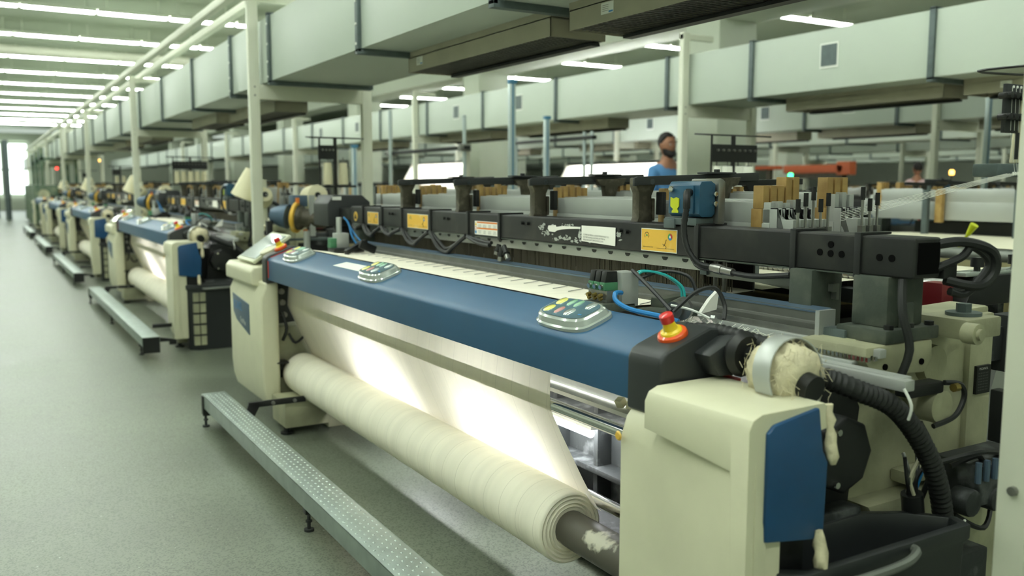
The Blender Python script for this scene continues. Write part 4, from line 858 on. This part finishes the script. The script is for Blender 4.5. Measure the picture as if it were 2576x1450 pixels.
# diffuser boxes under the ducts
def diffuser(x, y0, y1, label, grid=True, tagy=None):
    t = thing('air_diffuser', label, 'air diffuser', (x,y0,2.22), 'grey diffuser boxes under the ducts')
    b = B(); x1 = x+.33
    b.box(x,x+.004,y0,y1,2.222,2.315).box(x1-.004,x1,y0,y1,2.222,2.315).box(x,x1,y0,y0+.004,2.222,2.315).box(x,x1,y1-.004,y1,2.222,2.315).box(x,x1,y0,y1,2.31,2.35)
    part(b,'casing','duct_box',t)
    part(B().box(x+.01,x1-.01,y0+.01,y1-.01,2.26,2.264),'baffle','black',t)
    if grid:
        b = B(); n = int((y1-y0)/.036)
        for i in range(1,n): b.box(x+.004,x1-.004,y0+i*.036,y0+i*.036+.003,2.224,2.228)
        for i in range(1,9): b.box(x+i*.0365,x+i*.0365+.003,y0,y1,2.228,2.231)
        part(b,'wire_grille','steel',t,stuff=True)
    part(B().prism([(x1-.004,2.235),(x1+.004,2.205),(x1-.05,2.205),(x1-.05,2.22)],y0+.05,y1-.05),'drip_edge','black',t)
    if tagy is not None:
        lb = part(B().box(x-.002,x,tagy-.045,tagy+.045,2.255,2.305),'maker_label','label_white',t); part(B().box(x-.0025,x-.002,tagy-.042,tagy-.012,2.259,2.266),'printed_mark','tube_blue',lb)
        for i in range(4): part(B().box(x-.0025,x-.002,tagy-.01,tagy+.035,2.292-.008*i,2.294-.008*i),'printed_line','grey_ink',lb)
    return t
diffuser(2.43,3.74,5.42,'grey air diffuser box with mesh underside, far one of the two nearest',tagy=5.25)
diffuser(2.43,1.5,3.58,'grey air diffuser box with mesh underside, closest, cut off at top',tagy=3.28)
diffuser(2.55,8.9,10.8,'dark diffuser box under the aisle duct behind the first white frame')
diffuser(2.43,10.9,12.3,'third diffuser box along the aisle duct'); diffuser(2.43,15.5,17.5,'fourth diffuser box along the aisle duct'); diffuser(2.43,18.5,20.4,'fifth diffuser box along the aisle duct')
for j,(a,b_) in enumerate(((2.2,4.45),(4.62,6.3),(9.2,11.6),(12.2,14.0),(16,18))): diffuser(6.85,a,b_,'%s diffuser box from the right under the second duct' % names[j],grid=False,tagy=a+1.9 if j == 0 else None)
for j,(a,b_) in enumerate(((4.9,7.0),(7.9,9.6),(10,12),(14,16),(18,20))): diffuser(11.15,a,b_,'%s diffuser box from the right under the third duct' % names[j],grid=False)
# ================================================================ repeat the looms down the rows
index_kids()
def label_set(o, lab, grp=None):
    o['label'] = lab
    if grp: o['group'] = grp
cx, cy = 4.775, 3.7
def put(o, dx, dy, mirror, lab, grp, skip=()):
    c = copy_tree(o, None, skip); l = o.location
    if mirror: c.location = (2*cx-l.x+dx, 2*cy-l.y+dy, l.z); c.rotation_euler = (0,0,PI)
    else: c.location = (l.x+dx, l.y+dy, l.z)
    label_set(c, lab, grp); return c
SK = ('pierced_strip','printed_line','cloth_slit','lint','loose_threads','thread_fringe','chain_links','torn_label','printed_text','printed_emblem','printed_wreath','handwriting','cast_lettering','plate_text','wire_sleeve')
SK2 = SK + ('heddle_wires','drop_wires','cable','air_tube','cable_plug','bolt','wire','fitting','tread_bumps','work_light_housing','ring','spring','pump_group','key','vent_window','levelling_screw','nozzle_body')
LIGHTSKIP = ()
for k,dy in enumerate((7.0,13.85,20.55,27.3)):
    nm = ['second','third','fourth','fifth'][k]; sk = SK if k == 0 else SK2
    put(loom,0,dy,False,'cream and blue weaving loom, %s along the aisle from the camera' % nm,None,sk)
    put(cloth,0,dy,False,'cream cloth on the roll of the %s loom along the aisle' % nm,None)
    put(step,0,dy-(.2 if k == 0 else .5),False,'grey footboard in front of the %s loom along the aisle' % nm,None,() if k == 0 else SK2)
    if k < 3: put(bin_,0,dy,False,'black waste bin at the near end of the %s aisle loom' % nm,None)
for k,dy in enumerate((7.0,13.85,20.55)):
    nm = ['second','third','fourth'][k]
    for o in st:
        put(o,0,dy,False,o['label'].replace(' behind the white post','')+', at the %s aisle loom' % nm,None)
    if k: 
        for o in cr: put(o,0,dy,False,'small '+o['label'].replace('small ','')+', %s aisle loom' % nm,None)
for r,(dx,mir,dys,rn) in enumerate(((0,True,(0,6.8,13.6,20.4),'second row'),(8.7,False,(3.4,10.2,17,23.8),'third row'),(8.7,True,(6.8,13.6,20.4),'fourth row'),(17.4,False,(10.2,17,23.8),'fifth row'),(17.4,True,(13.6,20.4),'sixth row'))):
    for k,dy in enumerate(dys):
        lab = 'weaving loom in the %s from the aisle, %s from the right' % (rn, names[k])
        put(loom,dx,dy,mir,lab,'looms in the rows behind',(SK if r == 0 else SK2)+(('drop_wire_rod','drop_wires','stop_motion_rail','stop_motion_end','sensor_block') if mir else ()))
        put(cloth,dx,dy,mir,'cream cloth on the %s loom from the right in the %s' % (names[k], rn),'cloth on the looms behind')
# ================================================================ frames and poles in the alley
t = thing('beam_frame','galvanised portal frame with a black crossbar behind the black loom beam','frame',(4.6,9.8,0))
for x,y,h in ((4.62,10.9,2.45),(4.55,10.75,2.45),(4.6,8.8,2.26)): part(B().cyl((x,y,0),(x,y,h),.022,n=12),'upright','pole_grey',t)
part(B().box(4.57,4.63,8.72,11.0,1.89,1.93),'crossbar','black',t,bevel=.003)
for y in (8.8,10.8): part(B().box(4.54,4.66,y-.05,y+.05,1.87,1.95),'clamp','steel',t,bevel=.006)
t = thing('beam_frame','thinner galvanised frame with black crossbar left of the man in blue','frame',(6.1,9.6,0))
for y in (10.2,8.65,8.5): part(B().cyl((6.1,y,0),(6.1,y,2.12),.02,n=12),'upright','pole_grey',t)
part(B().box(6.07,6.13,8.45,10.35,2.03,2.07),'crossbar','black',t,bevel=.003)
for i,(x,y,h,l) in enumerate(((4.5,7.6,2.48,'tall grey pole with blue core and cap rising left of centre'),(6.0,9.3,2.3,'shorter grey and blue pole right of the tall blue capped one'),(9.0,5.55,2.45,'slim grey pole standing in front of the person in pink'),(3.78,10.0,1.93,'short grey pole just right of the front portal frame'))):
    t = thing('alley_pole',l,'pole',(x,y,0)); part(B().box(x-.04,x+.03,y-.02,y+.02,0,h),'sleeve','pole_grey',t,bevel=.008); part(B().box(x-.012,x+.002,y-.024,y-.02,0,h),'core_strip','pole_blue',t); part(B().box(x-.042,x+.042,y-.03,y+.03,h,h+.04),'cap','pole_blue',t,bevel=.006)
    part(B().box(x-.08,x+.08,y-.08,y+.08,0,.01),'base_plate','pole_grey',t)
# bright inspection cloths in the alley of the third row
for (x,ya,yb,zt_,l) in ((9.75,10.6,14.3,1.88,'brightly lit white cloth hanging from a black roller, behind the man'),(9.75,18.3,21.5,2.02,'brightly lit white cloth on a black roller, farther back')):
    t = thing('inspection_frame',l,'inspection frame',(x,(ya+yb)/2,0),'lit cloth inspection frames')
    part(B().cyl((x,ya-.05,zt_),(x,yb+.05,zt_),.045,n=16),'roller','black',t)
    part(B().sheet([[(x-.05,ya,zt_),(x-.25,ya-.02,zt_-.4),(x-.45,ya-.05,.9)],[(x-.05,yb,zt_),(x-.25,yb+.12,zt_-.4),(x-.45,yb+.25,.9)]]),'hanging_cloth','cloth',t)
    for y in (ya-.1,yb+.1): part(B().box(x-.03,x+.03,y-.03,y+.03,0,zt_+.05),'upright','cream_metal',t)
    lt = part(B().box(x+.12,x+.2,ya+.1,yb-.1,1.68,1.72).box(x+.14,x+.18,yb-.1,yb+.1,1.68,1.72).box(x+.14,x+.18,ya-.1,ya+.1,1.68,1.72),'lamp_housing','cream_metal',t); part(B().cyl((x+.13,ya+.12,1.70),(x+.13,yb-.12,1.70),.03,n=10),'lamp_tube','work_lamp',lt)
# orange beam trolley, signal lamps, green machine at the far end of the aisle
t = thing('beam_trolley','long orange beam trolley far behind the right hand looms','trolley',(14,12,0))
part(B().box(13.9,14.2,11.35,12.8,1.74,1.9).box(13.9,14.1,11.2,11.5,1.70,1.95),'orange_beam','orange_machine',t,bevel=.02); part(B().box(13.95,14.1,11.4,12.7,1.64,1.74),'lower_rail','cast_dark',t)
for y in (11.4,12.6): part(B().box(13.95,14.1,y-.05,y+.05,0,1.6),'leg','cast_dark',t)
t = thing('beam_trolley','short orange beam just left of the longer orange one','trolley',(14,13.3,0))
part(B().box(13.9,14.1,12.98,13.6,1.82,1.9),'orange_beam','orange_machine',t,bevel=.02); part(B().box(13.95,14.05,13.2,13.3,0,1.82),'leg','cast_dark',t)
for (x,y,z,m_,l) in ((11.2,10.15,1.62,'lamp_green','small green signal lamp glowing below the orange beam'),(13.9,9.15,1.68,'lamp_amber','small amber signal lamp right of the orange beam'),(3.15,29.6,2.2,'lamp_amber','amber signal lamp glowing high at the far end of the aisle'),(2.2,33,2.0,'lamp_red','red signal lamp glowing at the far end of the aisle')):
    t = thing('signal_lamp',l,'signal lamp',(x,y,z)); part(B().lathe((x,y,z),(0,0,1),[(0,.035),(.06,.04),(.08,.02)],n=14),'lens',m_,t); part(B().cyl((x,y,0),(x,y,z),.012,n=8),'pole','cast_dark',t)
for i,(x,y) in enumerate(((1.5,33.6),(1.55,37.5),(1.6,41.5))):
    t = thing('warping_machine','tall dark green machine at the far end of the aisle, %s' % ['closest of three','middle of three','farthest of three'][i],'machine',(x+.6,y,0))
    part(B().box(x,x+1.6,y-.9,y+1.4,.1,1.5).box(x+.1,x+.5,y-1.1,y-.8,.3,1.1),'body','green_machine',t,bevel=.03)
    part(B().box(x+.2,x+.3,y-.8,y-.7,1.5,2.7).box(x+1.2,x+1.3,y-.8,y-.7,1.5,2.4).box(x+.2,x+1.3,y-.8,y-.7,2.3,2.38),'frame','green_machine',t)
    for z in (.7,1.2): part(B().cyl((x+.25,y-1.12,z),(x+.25,y-1.18,z),.16,n=18),'handwheel','cream_cast',t)
for i,(x,y,h) in enumerate(((1.0,44,3.4),(.6,47,3.0))):
    t = thing('alley_pole','dark vertical pipe at the far end of the aisle, %s' % ['nearer','farther'][i],'pole',(x,y,0)); part(B().cyl((x,y,0),(x,y,h),.12,n=12),'sleeve','flange_grey',t)
# box duct crossing at the far end
t = thing('air_duct','short cream box duct hanging crosswise at the far end of the aisle','air duct',(2,26,2.4)); part(B().box(2.02,2.96,26.9,27.6,2.36,3.02),'duct_section','cream_metal',t,bevel=.02)
# yellow spool-stick on the second row warp
t = thing('marker_stick','yellow plastic marker stuck in the pale warp at right','marker',(5.4,3.47,1.11)); part(B().cyl((5.4,3.48,1.11),(5.4,3.42,1.19),.005,.01,n=8).cyl((5.4,3.42,1.19),(5.4,3.38,1.255),.014,.026,n=14),'stick','lime',t)
# grey cabinet with a dark top between nearest and second loom, dark upright
t = thing('loom_pillar','black upright pillar left of the front white post','pillar',(1.75,6.75,0)); part(B().box(1.93,1.975,7.05,7.1,0,1.22),'pillar_body','black',t,bevel=.004)
# ================================================================ people
def skin_mesh(name, joints, edges, m, parent, sub=2, root=0):
    o0 = Vector(parent['o'])
    me = bpy.data.meshes.new('sk'); me.from_pydata([tuple(Vector(j[0])-o0) for j in joints], edges, [])
    o = bpy.data.objects.new('sk', me); C.objects.link(o)
    md = o.modifiers.new('s','SKIN'); md.use_smooth_shade = True
    for i,j in enumerate(joints):
        r = j[1]; me.skin_vertices[0].data[i].radius = (r,r) if not isinstance(r, tuple) else r
    me.skin_vertices[0].data[root].use_root = True
    s_ = o.modifiers.new('u','SUBSURF'); s_.levels = sub
    dg = bpy.context.evaluated_depsgraph_get(); m2 = bpy.data.meshes.new_from_object(o.evaluated_get(dg)); bpy.data.objects.remove(o)
    m2.materials.clear(); m2.materials.append(M[m]); m2.name = name; m2.shade_smooth()
    q = bpy.data.objects.new(name, m2); C.objects.link(q); q.parent = parent; q['o'] = tuple(o0); return q
def person(x, y, H, ang, shirt, label, arms='down'):
    t = thing('person', label, 'person', (x,y,0)); k = H/2.0      # H in layout units
    R = Matrix.Rotation(ang, 3, 'Z')                               # the figure faces -Y before turning
    def P(a, b, c): return tuple(Vector((x,y,0)) + R @ Vector((a*k, b*k, c*k)))
    if arms == 'down': el, wr, ha = (.225,.0,1.22), (.25,-.06,.95), (.25,-.08,.85)
    else: el, wr, ha = (.27,-.06,1.25), (.2,-.32,1.24), (.17,-.42,1.24)
    J = [(P(0,0,1.06),.135*k),(P(0,0,1.25),.12*k),(P(0,-.01,1.48),.15*k),(P(0,.0,1.66),.08*k),(P(0,-.005,1.74),.06*k),(P(0,-.01,1.80),.062*k)]
    E_ = [(0,1),(1,2),(2,3),(3,4),(4,5)]
    for s_ in (-1,1):
        n = len(J); J += [(P(s_*.165,0,1.6),.058*k),(P(s_*el[0],el[1],el[2]),.045*k),(P(s_*wr[0],wr[1],wr[2]),.03*k),(P(s_*ha[0],ha[1],ha[2]),.035*k)]
        E_ += [(3,n),(n,n+1),(n+1,n+2),(n+2,n+3)]
        for f in range(4):
            m0 = len(J); off = (f-1.5)*.018
            J += [(P(s_*ha[0],ha[1]+off,ha[2]-.045),.0095*k),(P(s_*(ha[0]-.008),ha[1]+off-.006,ha[2]-.1+abs(f-1.4)*.008),.008*k)]; E_ += [(n+3,m0),(m0,m0+1)]
        m0 = len(J); J += [(P(s_*(ha[0]-.02),ha[1]-.035,ha[2]+.0),.011*k),(P(s_*(ha[0]-.03),ha[1]-.05,ha[2]-.045),.009*k)]; E_ += [(n+3,m0),(m0,m0+1)]
        n = len(J); J += [(P(s_*.1,0,1.0),.095*k),(P(s_*.11,-.01,.56),.066*k),(P(s_*.12,.03,.12),.042*k),(P(s_*.13,-.14,.05),.04*k)]; E_ += [(0,n),(n,n+1),(n+1,n+2),(n+2,n+3)]
    body = skin_mesh('body', J, E_, 'skin', t, sub=1)
    # head: one shaped ellipsoid with brow, nose, chin
    b = B(); rings, seg = 22, 28; hc = Vector((0,-.012,1.872))
    for i in range(rings+1):
        th = PI*i/rings
        for j in range(seg):
            a = 2*PI*j/seg; X_ = math.sin(th)*math.sin(a); Y_ = -math.sin(th)*math.cos(a); Z_ = math.cos(th)
            wx = .078*(1-.22*max(0,-Z_)**1.5); wy = .098*(1-.05*max(0,-Z_)); px, py, pz = X_*wx, Y_*wy, Z_*.128
            if Y_ < 0: 
                nose = math.exp(-((px/.014)**2) - ((pz+.018)/.022)**2)*.024 + math.exp(-((px/.009)**2) - ((pz-.008)/.025)**2)*.01
                eye = (math.exp(-(((abs(px)-.032)/.014)**2) - ((pz-.008)/.012)**2))*.009
                brow = math.exp(-((pz-.032)/.012)**2)*math.exp(-(px/.05)**2)*.006
                lip = math.exp(-((px/.024)**2) - ((pz+.062)/.009)**2)*.006; chin = math.exp(-((px/.022)**2) - ((pz+.1)/.018)**2)*.01
                py += -nose + eye - brow - lip - chin
            b.v.append(P(px, hc.y+py, hc.z+pz))
    for i in range(rings): b.f += [(i*seg+j,i*seg+(j+1) % seg,(i+1)*seg+(j+1) % seg,(i+1)*seg+j) for j in range(seg)]
    hd = part(b,'head','skin',t,angle=180)
    def ell(cx_,cy_,cz_,rx,ry,rz,name,m_,par,cut=None):
        b = B(); r_, s2 = 12, 18
        for i in range(r_+1):
            th = PI*i/r_
            for j in range(s2):
                a = 2*PI*j/s2; v = Vector((rx*math.sin(th)*math.sin(a), ry*math.sin(th)*math.cos(a), rz*math.cos(th)))
                if cut: v = cut(v)
                b.v.append(P(cx_+v.x, cy_+v.y, cz_+v.z))
        for i in range(r_): b.f += [(i*s2+j,i*s2+(j+1) % s2,(i+1)*s2+(j+1) % s2,(i+1)*s2+j) for j in range(s2)]
        return part(b,name,m_,par,angle=180)
    def hc_(v):
        if v.y < -.05: v.z = max(v.z, .05)
        v = v.copy(); q = 1+.05*math.sin(v.x*160)*math.sin(v.y*140); return Vector((v.x*q, v.y*q, v.z*q))
    ell(0,.012,1.915,.088,.104,.104,'hair','hair',t,hc_)
    for s_ in (-1,1):
        ell(s_*.081,.0,1.865,.012,.022,.034,'ear','skin',t)
        e = ell(s_*.032,-.101,1.879,.013,.009,.0085,'eye','eye',t); ell(s_*.032,-.1085,1.879,.005,.004,.006,'iris','hair',e)
        part(B().tube([P(s_*.014,-.112,1.903),P(s_*.034,-.114,1.909),P(s_*.056,-.098,1.901)],.004,n=6),'eyebrow','hair',t)
    part(B().tube([P(-.026,-.103,1.808),P(0,-.116,1.81),P(.026,-.103,1.808)],.003,n=6),'mouth','cast_dark',t)
    if shirt == 'shirt_blue':
        b = B()
        rws = []
        for pz,rx,ry in ((-.066,.078,.082),(-.076,.075,.09),(-.085,.068,.100),(-.112,.05,.100),(-.132,.03,.06)):
            rws.append([P(rx*math.sin(a), hc.y-ry*math.cos(a)-.004-.010*math.exp(-(a/.5)**2)*(1 if pz < -.08 else 0), hc.z+pz+.03*min(1,abs(a))*(1 if pz > -.07 else 0)) for a in [(-1.5+3.0*i/16) for i in range(17)] ])
        part(b.sheet(rws),'beard','hair',t,angle=180)
    # clothing: shirt with short sleeves, trousers, shoes
    JS = [(P(0,0,1.0),.15*k),(P(0,0,1.25),.15*k),(P(0,-.01,1.46),.172*k),(P(0,.0,1.62),.115*k),(P(0,0,1.70),.078*k)]; ES = [(0,1),(1,2),(2,3),(3,4)]
    for s_ in (-1,1): n = len(JS); JS += [(P(s_*.165,0,1.605),.074*k),(P(s_*(.165+(el[0]-.165)*.75),el[1]*.7,1.6-(1.6-el[2])*.72),.07*k)]; ES += [(3,n),(n,n+1)]
    skin_mesh('shirt', JS, ES, shirt, t)
    JT = [(P(0,0,1.04),.15*k)]; ET = []
    for s_ in (-1,1): n = len(JT); JT += [(P(s_*.1,0,.95),.112*k),(P(s_*.11,-.01,.56),.085*k),(P(s_*.12,.03,.1),.068*k)]; ET += [(0,n),(n,n+1),(n+1,n+2)]
    skin_mesh('trousers', JT, ET, 'trousers', t)
    for s_ in (-1,1): part(B().lathe(P(s_*.125,.09,.045),Vector(P(s_*.13,-.2,.04))-Vector(P(s_*.125,.09,.045)),[(0,.03*k),(.03*k,.048*k),(.2*k,.05*k),(.28*k,.035*k),(.29*k,.01*k)],n=16),'shoe','shoe',t,angle=60)
    return t
person(6.56,7.72,2.07,-.05,'shirt_blue','bearded man in a blue t-shirt standing behind the white post')
person(15.2,10.7,1.93,2.6,'shirt_pink','person in a pale pink shirt seen from behind, far right','up')
# ================================================================ to real size
for me in bpy.data.meshes:
    if me.users: me.transform(Matrix.Scale(S, 4))
for o in list(bpy.data.objects):
    if o.type in ('MESH','EMPTY'): o.location = o.location * S
    if 'o' in o.keys(): del o['o']
for me in [m_ for m_ in bpy.data.meshes if not m_.users]: bpy.data.meshes.remove(me)
